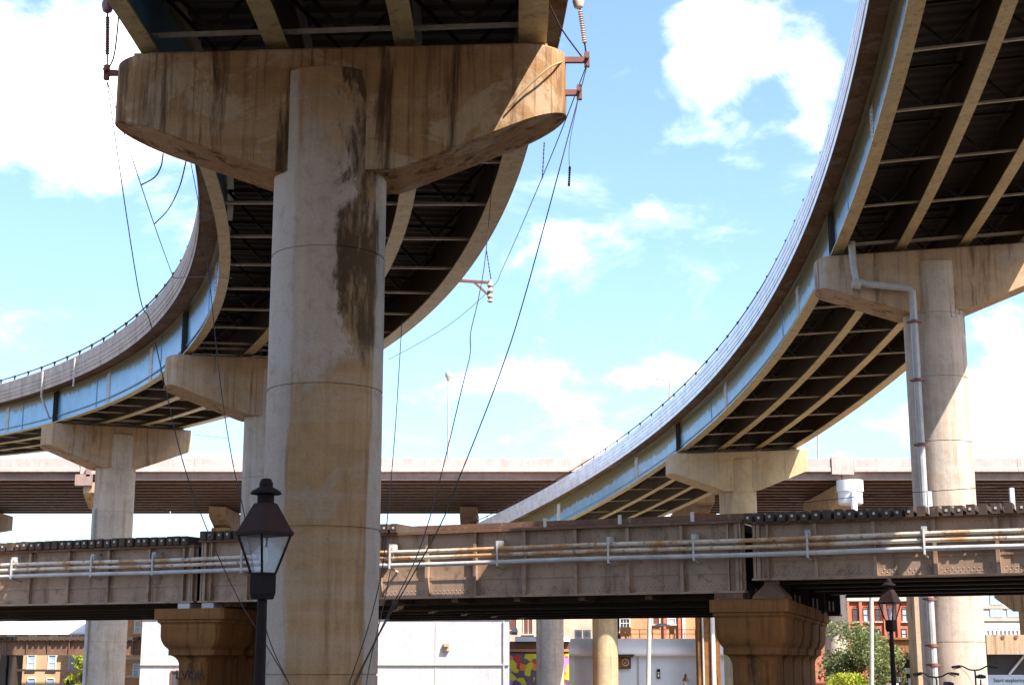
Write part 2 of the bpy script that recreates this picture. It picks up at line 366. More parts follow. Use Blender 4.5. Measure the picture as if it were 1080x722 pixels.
def ramp_bridge(par, s0, s1, piers, spacing, phase, root, fl_in, pmat, gmat, bmat, ridges=3):
    f, P, e = make_path(par)
    SS = frange(s0, s1, 1.0)
    # deck slab with overhangs
    prof = [(-4.6, 1.95), (-3.55, 2.02), (3.55, 2.02), (4.6, 1.95), (4.6, 2.2), (-4.6, 2.2)]
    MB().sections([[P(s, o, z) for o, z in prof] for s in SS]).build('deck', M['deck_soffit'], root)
    # parapets with panel joints
    for sg in (-1, 1):
        pr = [(4.6, 2.2), (4.6, 2.9)] if False else None
        outer = [(4.62, 1.93), (4.62, 2.16), (4.66, 2.18)]
        for k in range(ridges):
            z = 2.3 + k * .26; outer += [(4.66, z), (4.63, z + .02), (4.63, z + .05), (4.66, z + .07)]
        prof = outer + [(4.66, 3.12), (4.62, 3.15), (4.40, 3.15), (4.36, 2.6), (4.2, 2.45), (4.2, 2.201), (4.601, 2.201), (4.601, 1.93)]
        mb = MB(); pts = frange(s0, s1, 4.2 if ridges == 2 else 14)
        for a, b_ in zip(pts[:-1], pts[1:]):
            ss = frange(a + .012, b_ - .012, .85)
            mb.sections([[P(s, sg * o, z) for o, z in prof] for s in ss])
        mb.build('parapet', pmat, root)
        rl = MB().tube([P(s, sg * 4.5, 3.42) for s in frange(s0, s1, .7)], .035, 6)
        rail = rl.build('railing', M['brown_iron'], root, smooth=True)
        for s in frange(max(s0, 0), s1, 2.6):
            pm = MB(); q = P(s, sg * 4.5, 3.14)
            pm.bar(q, q + Vector((0, 0, .3)), .07, .07); pm.box(q + Vector((0, 0, .27)), (.13, .13, .1))
            pm.build('post', M['brown_iron'], rail)
    # girders
    for gi, off in enumerate((-3.75, -1.25, 1.25, 3.75)):
        hw = (fl_in, .21, .21, .28)[gi]
        prof = [(-hw, 0), (hw, 0), (hw, .05), (.012, .05), (.012, 1.9), (.2, 1.9), (.2, 1.948), (-.2, 1.948), (-.2, 1.9), (-.012, 1.9), (-.012, .05), (-hw, .05)]
        mb = MB().sections([[P(s, off + o, z) for o, z in prof] for s in SS])
        ends = [s0] + [p for p in piers] + [s1]
        if gi in (0, 3):
            sg = -1 if gi == 0 else 1
            for s in frange(s0 + 2, s1 - 2, spacing * 4):       # a slim seam stiffener
                mb.bar(P(s, off + sg * .03, .06), P(s, off + sg * .03, 1.9), .03, .03)
            mb.tube([P(s, off + sg * .05, .38) for s in frange(s0, s1, 1.5)], .035, 6)
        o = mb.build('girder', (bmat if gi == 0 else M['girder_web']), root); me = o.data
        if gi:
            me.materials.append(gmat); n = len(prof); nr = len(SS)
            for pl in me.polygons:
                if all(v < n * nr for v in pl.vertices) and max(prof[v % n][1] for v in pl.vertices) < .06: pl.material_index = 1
        if gi == 0:      # length / height coordinates for the reflection colour of the outer web
            me = o.data; uv = me.uv_layers.new(name='UVMap')
            n = len(prof); nr = len(SS)
            val = {}
            for i, s in enumerate(SS):
                for k, (oo, z) in enumerate(prof): val[i * n + k] = (s, z / 1.9)
            for l in me.loops: uv.data[l.index].uv = val.get(l.vertex_index, (0, .2))
            me.materials.append(gmat)
            for pl in me.polygons:
                if all(v < n * nr for v in pl.vertices) and max(prof[v % n][1] for v in pl.vertices) < .06: pl.material_index = 1
    # corrugated stay-in-place deck pans between the girders
    for a, b_ in ((-3.55, -1.45), (-1.05, 1.05), (1.45, 3.55)):
        mb = MB(); ss = frange(s0, s1, .16); rows = []
        for i, s in enumerate(ss):
            dz = (1.95, 1.95, 1.87, 1.87)[i % 4]; rows.append([P(s, a, dz), P(s, b_, dz)])
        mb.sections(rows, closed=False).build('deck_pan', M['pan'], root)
    # cross frames
    k = math.floor((s0 - phase) / spacing) + 1; st = []
    while phase + k * spacing < s1 - .5: st.append(phase + k * spacing); k += 1
    st = [s for s in st if all(abs(s - p) > .9 for p in piers)]
    for s in st + [p + d for p in piers for d in (-.75, .75) if s0 < p + d < s1]:
        mb = MB(); c, hh = f(s); fw = Vector((-math.sin(hh), math.cos(hh), 0)); rt = Vector((math.cos(hh), math.sin(hh), 0))
        db = MB()
        for off in (-2.5, 0, 2.5):
            l, r = P(s, off - 1.22, .22), P(s, off + 1.22, .22)
            mb.bar(l + rt * .2, r - rt * .2, .10, .07)
            for q, sg in ((l, 1), (r, -1)):
                mb.add([q + Vector((0, 0, .02)) , q + rt * sg * .42 + Vector((0, 0, .02)), q + rt * sg * .42 + fw * .07, q - fw * .16, q + fw * .16], [(3, 1, 2, 4)])
                mb.box(q + rt * sg * .26 + Vector((0, 0, -.01)), (.3, .17, .025), (rt, fw, Vector((0, 0, 1))))
            lt, rt_ = P(s, off - 1.2, 1.6), P(s, off + 1.2, 1.6); m_ = (l + r) / 2
            db.bar(lt, rt_, .09, .09); db.bar(lt, m_ + Vector((0, 0, .05)), .08, .08); db.bar(rt_, m_ + Vector((0, 0, .05)), .08, .08)
        cf = mb.build('cross_frame', M['strut'], root); db.build('brace', M['brace'], cf)
    # bolted splice plates on the outer webs between the piers
    for p in piers:
        for dd in (-10.5, 9.5):
            s_ = p + dd
            if not s0 + 1 < s_ < s1 - 1: continue
            c, hh = f(s_); fw = Vector((-math.sin(hh), math.cos(hh), 0)); rt = Vector((math.cos(hh), math.sin(hh), 0))
            mb = MB().box(P(s_, -3.775, .97), (.022, .62, 1.6), (rt, fw, Vector((0, 0, 1))))
            for k in range(11):
                for d in (-.24, -.12, .12, .24): mb.box(P(s_, -3.795, .27 + k * .14) + fw * d, (.03, .04, .04), (rt, fw, Vector((0, 0, 1))))
            mb.build('splice_plate', M['pipe_grey'], root)
    # heavy bearing stiffener on the visible outer webs above each pier
    for p in piers:
        for sg in (-1, 1):
            mb = MB(); c, hh = f(p); fw = Vector((-math.sin(hh), math.cos(hh), 0)); rt = Vector((math.cos(hh), math.sin(hh), 0))
            for d in (-.18, .18): mb.bar(P(p, sg * 3.77, .06) + fw * d + rt * sg * .09, P(p, sg * 3.77, 1.88) + fw * d + rt * sg * .09, .16, .03) if False else mb.box(P(p, sg * 3.86, .97) + fw * d, (.2, .03, 1.8), (rt, fw, Vector((0, 0, 1))))
            mb.box(P(p, sg * 3.79, .97), (.03, .32, 1.8), (rt, fw, Vector((0, 0, 1))))
            mb.build('web_stiffener', M['brace'], root)
    return f, P, e

rootA = thing('curved_ramp', (-3.4, 29.9, 0), 'curved road ramp sweeping from overhead behind the big near column to the left edge', 'road bridge', 'curved elevated ramps')
SA = (-1.95, 34.6, 64.2)
fA, PAf, eA = ramp_bridge(PA, -48, 102, (-1.95, 34.6, 64.2), 3.8, 2.0, rootA, .17, M['parapet'], M['girder'], M['girder_blue'], ridges=2)
rootB = thing('curved_ramp', (16.4, 52.7, 0), 'curved road ramp with white parapet sweeping from upper right down behind the rail viaduct', 'road bridge', 'curved elevated ramps')
fB, PBf, eB = ramp_bridge(PB, -52, 106, (5.2, 42.8, 79.5), 4.3, 0.0, rootB, .24, M['parapet_b'], M['girder'], M['girder_blue_b'], ridges=3)

# ------------------------------------------------------------------ hammerhead piers under the ramps
def pier(f, P, e, s, zg, label, cap_m, col_m, rad=1.175, end_r=1.0, L=4.6, dx=0, thick=1.0, ring=2.52, ring0=None, zjoint=None):
    c, hh = f(s); rt = Vector((math.cos(hh), math.sin(hh), 0)); fw = Vector((-math.sin(hh), math.cos(hh), 0)); up = Vector((0, 0, 1))
    zt = c.z - .16
    root = thing('ramp_pier', (c.x, c.y, zg), label, 'bridge pier', 'hammerhead piers under the curved ramps')
    root['dummy'] = 0; del root['dummy']
    T = thick; secs = []
    offs = [-L + end_r * (1 - math.cos(math.pi / 2 * i / 9)) for i in range(10)]
    offs += [-1.3, -1.1, 0]; offs = offs + [-o for o in offs[-2::-1]]
    offs = sorted(set(round(o, 4) for o in offs))
    for o in offs:
        a = abs(o); x = max(0, (a - (L - end_r)) / end_r); t = T * math.sqrt(max(0, 1 - x * x)) ; t = max(t, .03)
        dep = 2.5 if a <= 1.15 else 2.5 + (1.24 - 2.5) * (a - 1.15) / (L - 1.15)
        top = zt + e * o; bt = zt - dep + e * o * .8
        q = Vector((c.x, c.y, 0)) + rt * o
        bv = min(.05, t * .5)
        secs.append([q - fw * t + up * bt, q - fw * t + up * (top - bv), q - fw * (t - bv) + up * top, q + fw * (t - bv) + up * top, q + fw * t + up * (top - bv), q + fw * t + up * bt])
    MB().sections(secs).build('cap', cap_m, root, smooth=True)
    # column with form joints
    prof = [(rad, zg - .3)]
    ztop = zt - .5; z = zjoint if zjoint else ztop - 2.1
    js = []
    zz = z
    while zz > zg + .3: js.append(zz); zz -= ring
    for j in sorted(js): prof += [(rad, j - .022), (rad - .022, j - .012), (rad - .022, j + .012), (rad, j + .022)]
    prof += [(rad, ztop - .02), (rad - .02, ztop)]
    MB().lathe((c.x + dx, c.y, 0), prof, 56).build('column', col_m, root, smooth=True)
    for o in (-3.75, -1.25, 1.25, 3.75):
        q = Vector((c.x, c.y, zt + e * o + .06)) + rt * o
        mb = MB().box(q, (.6, .8, .14), (rt, fw, up)); mb.box(q + up * .06, (.42, .55, .07), (rt, fw, up)); mb.build('bearing', M['rope'], root)
    return root, c, rt, fw, zt
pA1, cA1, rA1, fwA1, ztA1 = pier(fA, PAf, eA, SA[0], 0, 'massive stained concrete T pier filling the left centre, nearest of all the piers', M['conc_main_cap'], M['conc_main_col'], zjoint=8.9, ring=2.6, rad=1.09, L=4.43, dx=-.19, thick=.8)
pA2 = pier(fA, PAf, eA, SA[1], 0, 'concrete T pier half hidden behind the big near column, only its left cap arm showing', M['conc_warm'], M['conc_cool'], end_r=.35)[0]
pA3 = pier(fA, PAf, eA, SA[2], gz(90), L=4.5, label='pale concrete T pier at the far left carrying the blue sided ramp', cap_m=M['conc_warm'], col_m=M['conc_cool'], end_r=.3)
pB1 = pier(fB, PBf, eB, 5.2, 0, 'tall concrete T pier at the right with a drain pipe running down it', M['conc_warm'], M['conc_cool'], end_r=.4)
pB2 = pier(fB, PBf, eB, 42.8, gz(95), 'concrete T pier standing behind the middle of the rail viaduct, above the right stone pier', M['conc_tan'], M['conc_tan'], end_r=.25)
pB3 = pier(fB, PBf, eB, 79.5, gz(130), 'grey round column seen under the rail viaduct beside the colourful mural', M['conc_cool'], M['conc_cool'], end_r=.3)

# cable bracket arms bolted to the ends of the near cap
def arm(a, b_, mat):
    mb = MB().bar(a, b_, .09, .11); mb.bar(b_ + Vector((0, 0, -.14)), b_ + Vector((0, 0, .16)), .10, .10); mb.tube([b_ + Vector((0, -.16, .02)), b_ + Vector((0, .16, .02))], .04, 8)
    mb.build('bracket_arm', mat, pA1)
YB = 27.9
arm(at(124, 77, YB), at(112.5, 77, YB), M['rust_iron'])
arm(at(588, 63.5, YB), at(619, 63.5, YB), M['rust_iron'])
arm(at(588, 98, YB), at(611, 98, YB), M['rust_iron'])

# drain pipe on the right pier
rootP, cP, rtP, fwP, ztP = pB1
yf = cP.y - 1.25
mb = MB(); pts = [at(898, 255, yf), at(900, 280, yf), at(903, 296, yf), at(915, 299.5, yf), at(940, 302, yf), at(958, 304, yf), at(962, 308, yf), at(963, 320, yf)]
xb = at(989, 722, yf); low = [Vector((pts[-1].x, yf, z)) for z in (10, 5, .05)]
dp = mb.tube(pts + low, .14, 10).build('drain_pipe', M['drain'], rootP, smooth=True)
for z in (14.2, 11.9, 9.4, 6.3, 3.6, 1.9, 1.2):
    q = Vector((pts[-1].x, yf, z)); MB().lathe(q, [(.14, -.07), (.175, -.05), (.175, .05), (.14, .07)], 12).bar(q + Vector((-.25, .12, 0)), q + Vector((.3, .12, 0)), .06, .06).build('pipe_clamp', M['rust_iron'], dp)
MB().tube([at(899, 298, yf), at(908, 300, yf)], .2, 10).build('pipe_joint', M['drain'], dp)
# faint chalk scrawl on the same column
def strokes(strk, cx, cy, rad, name, mat, parent, th=.02):
    mb = MB()
    for st in strk:
        pts = []
        for px, py in st:
            r = ray(px, py); d = Vector((r.x, r.y)); k = d.dot(d); b2 = -2 * (d.x * cx + d.y * cy); c2 = cx * cx + cy * cy - (rad + .012) ** 2
            t = (-b2 - math.sqrt(max(0, b2 * b2 - 4 * k * c2))) / (2 * k); pts.append(Vector((0, 0, CAM_Z)) + r * t)
        mb.tube(pts, th, 5)
    mb.build(name, mat, parent)
strokes([[(1004, 334), (1003, 322), (1008, 318), (1009, 334), (1004, 334)], [(1008, 316), (1011, 313.5), (1015, 315), (1018, 320), (1016, 324), (1018, 352)], [(1011, 331), (1016, 334)], [(1012, 322), (1012.5, 331)]], cP.x, cP.y, 1.175, 'graffiti', M['pipe_grey'], rootP, .018)
# small pipe on the far left pier, plus drain downpipes
rootL, cL = pA3[0], pA3[1]
MB().tube([Vector((cL.x - .92, cL.y - .98, z)) for z in (10.2, 4, -2.8)], .09, 8).build('drain_pipe', M['drain'], rootL, smooth=True)
MB().tube([PAf(64.2, -4.72, 3.0) + Vector((0, -.1, 0)), PAf(64.2, -4.72, 1.5) + Vector((0, -.1, 0)), PAf(64.6, -4.0, .2) + Vector((0, -.15, 0)), Vector((cL.x - .92, cL.y - 1.1, 10.3))][:3], .06, 8).build('downspout', M['drain'], rootA, smooth=True)
MB().tube([PAf(57.5, -4.75, 3.0), PAf(57.5, -4.75, 1.4)], .05, 8).build('downspout', M['drain'], rootA, smooth=True)

# ------------------------------------------------------------------ straight highway behind
cx0, cx1, CY, CW, CZ = -95, 95, 130, 31, 16.75
rootC = thing('highway_bridge', (0, CY, 0), 'long straight multi lane highway bridge crossing the whole background behind both ramps', 'road bridge')
joints = [cx0, at(97, 500, CY).x, at(888, 490, CY).x, cx1]
mb = MB()
for a, b_ in zip(joints[:-1], joints[1:]):
    mb.box(((a + b_) / 2, CY + CW / 2, CZ + .82 + .15), (b_ - a - .05, CW, .3))
mb.build('deck', M['deck_soffit'], rootC)
for sg, yy in ((-1, CY - .02), (1, CY + CW + .02)):
    mb = MB()
    for a, b_ in zip(joints[:-1], joints[1:]):
        for u, w in zip(frange(a + 1, b_ - 1, 7.5)[:-1], frange(a + 1, b_ - 1, 7.5)[1:]):
            pr = [(-.2, .68), (.2, .68), (.2, .9), (.12, 1.1), (.12, 1.85), (-.16, 1.85), (-.2, 1.8)]
            mb.sections([[(x, yy + sg * o * -sg, CZ + z) for o, z in pr] for x in (u + .012, w - .012)])
    mb.build('parapet', M['conc_pink'], rootC)
for j in joints[1:-1]: MB().box((j, CY - .05, CZ + 1.2), (1.9, .5, 1.5)).build('expansion_block', M['conc_pink'], rootC)
for i in range(13):
    y = CY + .35 + i * (CW - .7) / 12; mb = MB()
    for a, b_ in zip(joints[:-1], joints[1:]):
        L = b_ - a - .1; c = (a + b_) / 2
        mb.box((c, y, CZ + .03), (L, .42, .05)); mb.box((c, y, CZ + .42), (L, .03, .74)); mb.box((c, y, CZ + .8), (L, .36, .04))
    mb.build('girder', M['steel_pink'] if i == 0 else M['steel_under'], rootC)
# its piers: each a transverse cap beam on columns
def hw_pier(px, Y, y0, y1, label, mat, colmat, cols, rnd=False, square=False):
    x = (px - 540) / (F_PX * CP * 1.02) * Y
    root = thing('highway_pier', (x, cols[0], GLOW), label, 'bridge pier', 'piers of the straight highway')
    zt = CZ - .25; secs = []; L = y1 - y0
    for t, d in ((0, .9), (.08, 1.2), (.35, 2.1), (.65, 2.1), (1, 1.5)):
        secs.append([Vector((x + a, y0 + L * t, zt + b_)) for a, b_ in ((-.85, -d), (.85, -d), (.85, 0), (-.85, 0))])
    MB().sections(secs).build('cap', mat, root)
    if rnd: MB().lathe((x, y0 + .6, zt - 1.9), [(.95, 0), (1.05, .1), (1.05, 1.1), (1.15, 1.12), (1.15, 2.1)], 24).build('cap_nose', M['white_paint'], root, smooth=True)
    for y in cols:
        if square: MB().box((x, y, (GLOW + zt - 1.9) / 2), (2.0, 1.6, zt - 1.9 - GLOW)).build('column', colmat, root)
        else: MB().lathe((x, y, 0), [(1.1, GLOW - .2), (1.1, 3.2), (1.07, 3.22), (1.1, 3.24), (1.1, zt - 1.9)], 32).build('column', colmat, root, smooth=True)
    return root, x
hw_pier(3, 160, 149, 161.5, 'highway pier cap end showing at the extreme left below the dark deck', M['conc_warm'], M['conc_cool'], (153,))
r_, x_ = hw_pier(99, 130, 129.8, 136, 'highway pier with a pinkish steel hanger, half hidden behind the far left column', M['conc_warm'], M['conc_cool'], (134,))
mb = MB().box((x_ - .75, CY - .5, CZ - .1), (1.4, .5, .95)); mb.box((x_ - .35, CY - .55, CZ + .7), (.35, .4, 1.0)); mb.build('steel_hanger', M['steel_pink'], r_)
hw_pier(246, 159, 151, 161.5, 'highway pier cap showing below the dark deck just left of the big near column', M['conc_warm'], M['conc_tan'], (154,))
hw_pier(496, 158, 151, 161.5, 'highway pier cap below the dark deck just left of the right ramp', M['conc_warm'], M['conc_tan'], (166,))
r_, x_ = hw_pier(742, 138.5, 137.2, 160, 'square concrete highway pier with a white pipe left of the right stone pier', M['conc_warm'], M['conc_brown'], (138.5,), square=True)
MB().tube([(x_ + .35, 137.55, 10), (x_ + .35, 137.55, GLOW)], .2, 10).build('drain_pipe', M['white_paint'], r_, smooth=True)
MB().tube([(x_ - .55, 137.6, 10), (x_ - .55, 137.6, GLOW)], .09, 8).build('conduit', M['pipe_grey'], r_, smooth=True)
r_, x_ = hw_pier(897, 130, 129.7, 147, 'highway pier with a round white cap nose behind the right end of the rail viaduct', M['conc_tan'], M['conc_cool'], (138.5,), rnd=True)
MB().tube([(x_, CY - 1.0, CZ - 1.2), (x_, CY - 1.0, CZ - 5)], .28, 10).build('drain_pipe', M['white_paint'], r_, smooth=True)
x = (638 - 540) / 1606 * 138.5
t = thing('round_column', (x, 138.5, GLOW), 'cream round concrete column standing before the blue warehouse', 'column')
MB().lathe((x, 138.5, 0), [(1.15, GLOW - .2), (1.15, 1.5), (1.13, 1.52), (1.15, 1.54), (1.15, CZ - .5)], 32).build('shaft', M['conc_tan'], t, smooth=True)
MB().lathe((x, 138.5, 0), [(1.15, CZ - .5), (1.45, CZ - .3), (1.45, CZ - .02)], 32).build('capital', M['conc_tan'], t, smooth=True)

# ------------------------------------------------------------------ low ramp behind the right end of the viaduct
root = thing('low_ramp', (40, 85, GLOW), 'low concrete ramp behind the right end of the viaduct, one sloping pier cap showing', 'road bridge')
MB().box((56, 85.5, 7.5), (70, 9, 1.0)).build('deck', M['conc_warm'], root)
MB().sections([[Vector((29.5 + a, y, b_)) for a, b_ in ((-.8, zb), (.8, zb), (.8, 6.98), (-.8, 6.98))] for y, zb in ((81, 5.0), (84, 4.1), (87, 4.1), (90.3, 5.0))]).build('cap', M['conc_warm'], root)
MB().box((29.6, 85.5, .7), (1.5, 2.2, 6.9)).build('column', M['conc_warm'], root)
MB().box(((972.5 - 540) / 1600 * 82, 82.4, 2.0), (1.1, 1.6, 9.8)).build('column', M['conc_warm'], root)

# ------------------------------------------------------------------ rail viaduct
V0 = Vector((-16.4372, 48.3554, 0)); VD = Vector((.917936, -.396728, 0)); VN = Vector((.396728, .917936, 0)); UP = Vector((0, 0, 1))
def V(s, back, z): return V0 + VD * s + VN * back + UP * z
VS = Vector((.28, .96, 0))        # the piers stand slightly skewed to the track
def VPr(s, back, z): return V0 + VD * s + VS * back + UP * z
def girder_plate(mb, s0, s1, back, zb, zt, fl=.36, wth=.03):
    c = (s0 + s1) / 2; L = s1 - s0; ax = (VD, VN, UP)
    mb.box(V(c, back, (zb + zt) / 2), (L, wth, zt - zb - .1), ax)
    for z in (zb + .025, zt - .025): mb.box(V(c, back, z), (L, fl, .05), ax)
def span(s0, s1, zb, zt, zb_in, label, ties, cutz):
    root = thing('girder_span', V((s0 + s1) / 2, 6, 0), label, 'rail bridge', 'plate girder spans of the rail viaduct')
    mb = MB(); girder_plate(mb, s0, s1, 0, zb, zt)
    front = mb.build('plate_girder', M['v_web'], root)
    ax = (VD, VN, UP)
    MB().box(V((s0 + s1) / 2, -.215, zt - .025), (s1 - s0, .06, .06), ax).box(V((s0 + s1) / 2, .05, zt + .012), (s1 - s0, .5, .02), ax).build('top_flange_plate', M['v_rust'], root)
    for s in frange(s0 + .18, s1 - .18, 1.5):
        for d in (-.06, .06): pass
        MB().box(V(s, -.085, (zb + zt) / 2), (.09, .14, zt - zb - .11), ax).box(V(s, -.022, (zb + zt) / 2), (.22, .012, zt - zb - .11), ax).build('stiffener', M['v_web'], front)
    for s in (s0 + .09, s0 + .42, s1 - .42, s1 - .09):
        MB().box(V(s, -.09, (zb + zt) / 2), (.05, .15, zt - zb - .11), ax).build('stiffener', M['v_web'], front)
    # rivet rows along the flange angles
    rv = MB()
    for z in (zb + .13, zb + .2, zt - .15):
        for s in frange(s0 + .1, s1 - .1, .125):
            c = V(s + (.06 if z == zb + .2 else 0), -.016, z); r = .022
            rv.add([c - VD * r - UP * 0, c + UP * r, c + VD * r, c - UP * r, c - VN * .018], [(0, 1, 4), (1, 2, 4), (2, 3, 4), (3, 0, 4)])
    o = rv.build('rivets', M['v_web'], front); o['kind'] = 'stuff'
    MB().box(V((s0 + s1) / 2, -.02, zb + .53), (s1 - s0 - .1, .05, .07), ax).build('longitudinal_angle', M['v_web'], front)
    for bk in (2.4, 4.8, 7.2, 9.6, 12.0):
        mb = MB(); girder_plate(mb, s0, s1, bk, zb_in if bk > 2 else zb, cutz - .02, .4); mb.build('plate_girder', M['steel_dark'], root)
    for bk in (1.2, 3.3, 3.9, 5.7, 6.3, 8.1, 8.7, 10.5, 11.1):
        MB().box(V((s0 + s1) / 2, bk, zb_in + .28), (s1 - s0 - .1, .22, .3), ax).build('stringer', M['steel_dark'], root)
    for s in frange(s0 + .8, s1 - .8, 1.9):
        MB().box(V(s, 6.0, zb_in + .32), (.18, 11.7, .34), ax).build('floor_beam', M['v_rust'], root)
    # ties
    k = 0; s = ties[0]
    while s < ties[1]:
        j = random.uniform(-.05, .05); jz = random.uniform(-.012, .012)
        zc = cutz + .125 + jz
        t = MB().box(V(s, 6 + j - .05, zc), (.2, 12.6, .25), ax).build('tie', M['tie'], root)
        if random.random() < .8: MB().box(V(s + random.uniform(-.02, .02), 6 + j - .05 - 6.306, zc + .01), (.06, .012, .06), ax).build('tie_end_plate', M['tie_plate'], t)
        s += .29 + random.uniform(-.012, .012); k += 1
    for bk in (2.2, 3.64, 8.4, 9.84):
        MB().box(V((s0 + s1) / 2, bk, cutz + .33), (s1 - s0, .07, .15), ax).build('rail', M['v_rust'], root)
    return root, front
spL, frL = span(-17, 7.65, 3.04, 4.74, 2.95, 'left plate girder span of the rusty rail viaduct with pale lit web', (-8, 7.5), 4.76)
spM, frM = span(7.8, 24.42, 3.04, 4.86, 2.78, 'middle plate girder span of the rail viaduct, without tie ends along most of its top', (8.0, 14.6), 4.87)
spR, frR = span(24.62, 41, 3.34, 4.8, 3.36, 'right plate girder span of the rail viaduct with dark tie ends along its top', (24.6, 40.5), 4.78)
MB().box(V(19.5, 6, 4.72), (9.6, 11.4, .2), (VD, VN, UP)).build('timber_deck', M['tie'], spM)
for s in (18.9, 21.05, 23.05): MB().bar(V(s, -.05, 4.86), V(s, -.05, 5.14), .09, .09).build('post', M['tie_plate'], spM)
for s in (29.05, 31.0): MB().bar(V(s, .3, 4.8), V(s, .3, 5.45), .1, .1).build('post', M['white_paint'], spR)
# pipes hung along the face of the viaduct
root = thing('pipe_run', V(16, -.4, 3.9), 'three rust streaked utility pipes hung side by side along the face of the rail viaduct', 'pipes')
for bk, z, r, mat in ((-.42, 4.32, .058, M['pipe']), (-.42, 4.155, .055, M['pipe']), (-.46, 3.955, .062, M['pipe_grey'])):
    pts = [V(s, bk, z + (s - 14) * .002 + .012 * math.sin(s * .7)) for s in frange(-16, 41, 1.4)]
    MB().tube(pts, r, 10).build('pipe', mat, root, smooth=True)
    mb = MB()
for s in (-5.2, -2.1, .98, 4.07, 6.35, 9.5, 12, 14.4, 17.68, 20.87, 23.19, 26.13, 28.97, 32, 35):
    mb = MB().bar(V(s, -.5, 3.86), V(s, -.5, 4.46), .05, .05); mb.bar(V(s, -.5, 4.46), V(s, -.03, 4.56), .05, .05); mb.bar(V(s, -.5, 3.87), V(s, -.03, 3.8), .06, .05)
    for z in (4.24, 4.06): mb.bar(V(s, -.5, z), V(s, -.3, z), .04, .03)
    mb.box(V(s, -.3, 4.46), (.12, .3, .16), (VD, VN, UP)); mb.build('hanger', M['pipe_grey'], root)
# carved concrete piers
def stone_pier(s0, s1, ov, label, dep=13.0):
    w = s1 - s0; root = thing('viaduct_pier', V((s0 + s1) / 2, 6.3, 0), label, 'bridge pier', 'moulded piers of the rail viaduct')
    zt = 2.87
    def prof():
        o = [(zt, 1), (zt - .31, 1), (zt - .33, .86)]
        for i in range(7):
            a = i / 6 * math.pi / 2; o.append((zt - .40 - .55 * 0 - .08 * i / 6, .86 - .12 * math.sin(a)))
        o += [(zt - .8, .735), (zt - .9, .71), (zt - 1.0, .65), (zt - 1.1, .56), (zt - 1.17, .44), (zt - 1.2, .41), (zt - 1.35, .41)]
        for i in range(7):
            a = i / 6 * math.pi / 2; o.append((zt - 1.36 - .3 * (1 - math.cos(a)), .40 * (1 - math.sin(a)) + .0))
        o += [(-.3, 0)]
        return o
    cs = (s0 + s1) / 2; nb = 5 if dep > 12 else 4; bl = dep / nb
    for k in range(nb):
        b0 = k * bl - .25; b1 = b0 + bl - .12; cb = (b0 + b1) / 2; mb = MB(); secs = []
        for z, q in prof():
            hw = w / 2 - ov * (1 - q); hl = (b1 - b0) / 2 - min(ov, .42) * (1 - q); ch = .08
            secs.append([VPr(cs + a, cb + d, z) for a, d in ((-hw + ch, -hl), (hw - ch, -hl), (hw, -hl + ch), (hw, hl - ch), (hw - ch, hl), (-hw + ch, hl), (-hw, hl - ch), (-hw, -hl + ch))])
        mb.sections(secs).build('capital_block', M['conc_brown'], root, smooth=True)
    hw = w / 2 - ov - .08
    core = MB().sections([[VPr(cs + a, d, z) for a, d in ((-hw - .05, .3), (hw + .05, .3), (hw + .05, dep - .5), (-hw - .05, dep - .5))] for z in (-.35, zt - .02)]).build('core_wall', M['conc_brown'], root)
    if hw > .3:
        MB().box(V(cs, -.2 + min(ov, .42) - .06, .55), (hw * 1.5, .08, 1.5), (VD, VN, UP)).build('panel', M['conc_brown'], root, bevel=.02)
    return root, cs, -.25 + min(ov, .42)
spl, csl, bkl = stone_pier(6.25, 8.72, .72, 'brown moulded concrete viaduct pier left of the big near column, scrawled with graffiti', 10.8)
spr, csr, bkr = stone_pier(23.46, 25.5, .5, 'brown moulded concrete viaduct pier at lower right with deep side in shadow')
for s, z1, m_ in ((7.3, 3.03, M['pipe_grey']), (8.15, 3.03, M['pipe_grey'])):
    MB().box(V(s, .15, (2.87 + z1) / 2), (.42, .6, z1 - 2.875), (VD, VN, UP)).build('bearing', m_, spl)
MB().box(V(24.0, .15, 2.955), (.75, .7, .16), (VD, VN, UP)).build('bearing', M['v_rust'], spr)
mb = MB().sections([[V(25.05 + a * w_, .15 + b_ * w_, z) for a, b_ in ((-1, -1), (1, -1), (1, 1), (-1, 1))] for w_, z in ((.42, 2.875), (.40, 2.95), (.16, 3.24), (.16, 3.335))]); mb.build('rocker_bearing', M['v_rust'], spr)

def text_obj(s, size, loc, right, up, mat, parent, name='lettering', depth=.006, align='CENTER'):
    cu = bpy.data.curves.new(name, 'FONT'); cu.body = s; cu.size = size; cu.extrude = depth; cu.align_x = align; cu.align_y = 'CENTER'
    tmp = bpy.data.objects.new('t', cu); COL.objects.link(tmp)
    dg = bpy.context.evaluated_depsgraph_get(); me = bpy.data.meshes.new_from_object(tmp.evaluated_get(dg)); bpy.data.objects.remove(tmp)
    right = Vector(right).normalized(); up = Vector(up).normalized(); nrm = right.cross(up)
    org = Vector((0, 0, 0)); p = parent
    while p is not None: org += p.location; p = p.parent
    me.transform(Matrix.Translation(Vector(loc) - org) @ Matrix((right, up, nrm)).transposed().to_4x4())
    me.name = name; me.materials.clear(); me.materials.append(mat)
    o = bpy.data.objects.new(name, me); COL.objects.link(o); o.parent = parent; return o
text_obj('LVOK', .40, V(7.45, bkl - .072, .93), VD, UP, M['steel_dark'], spl, 'graffiti')

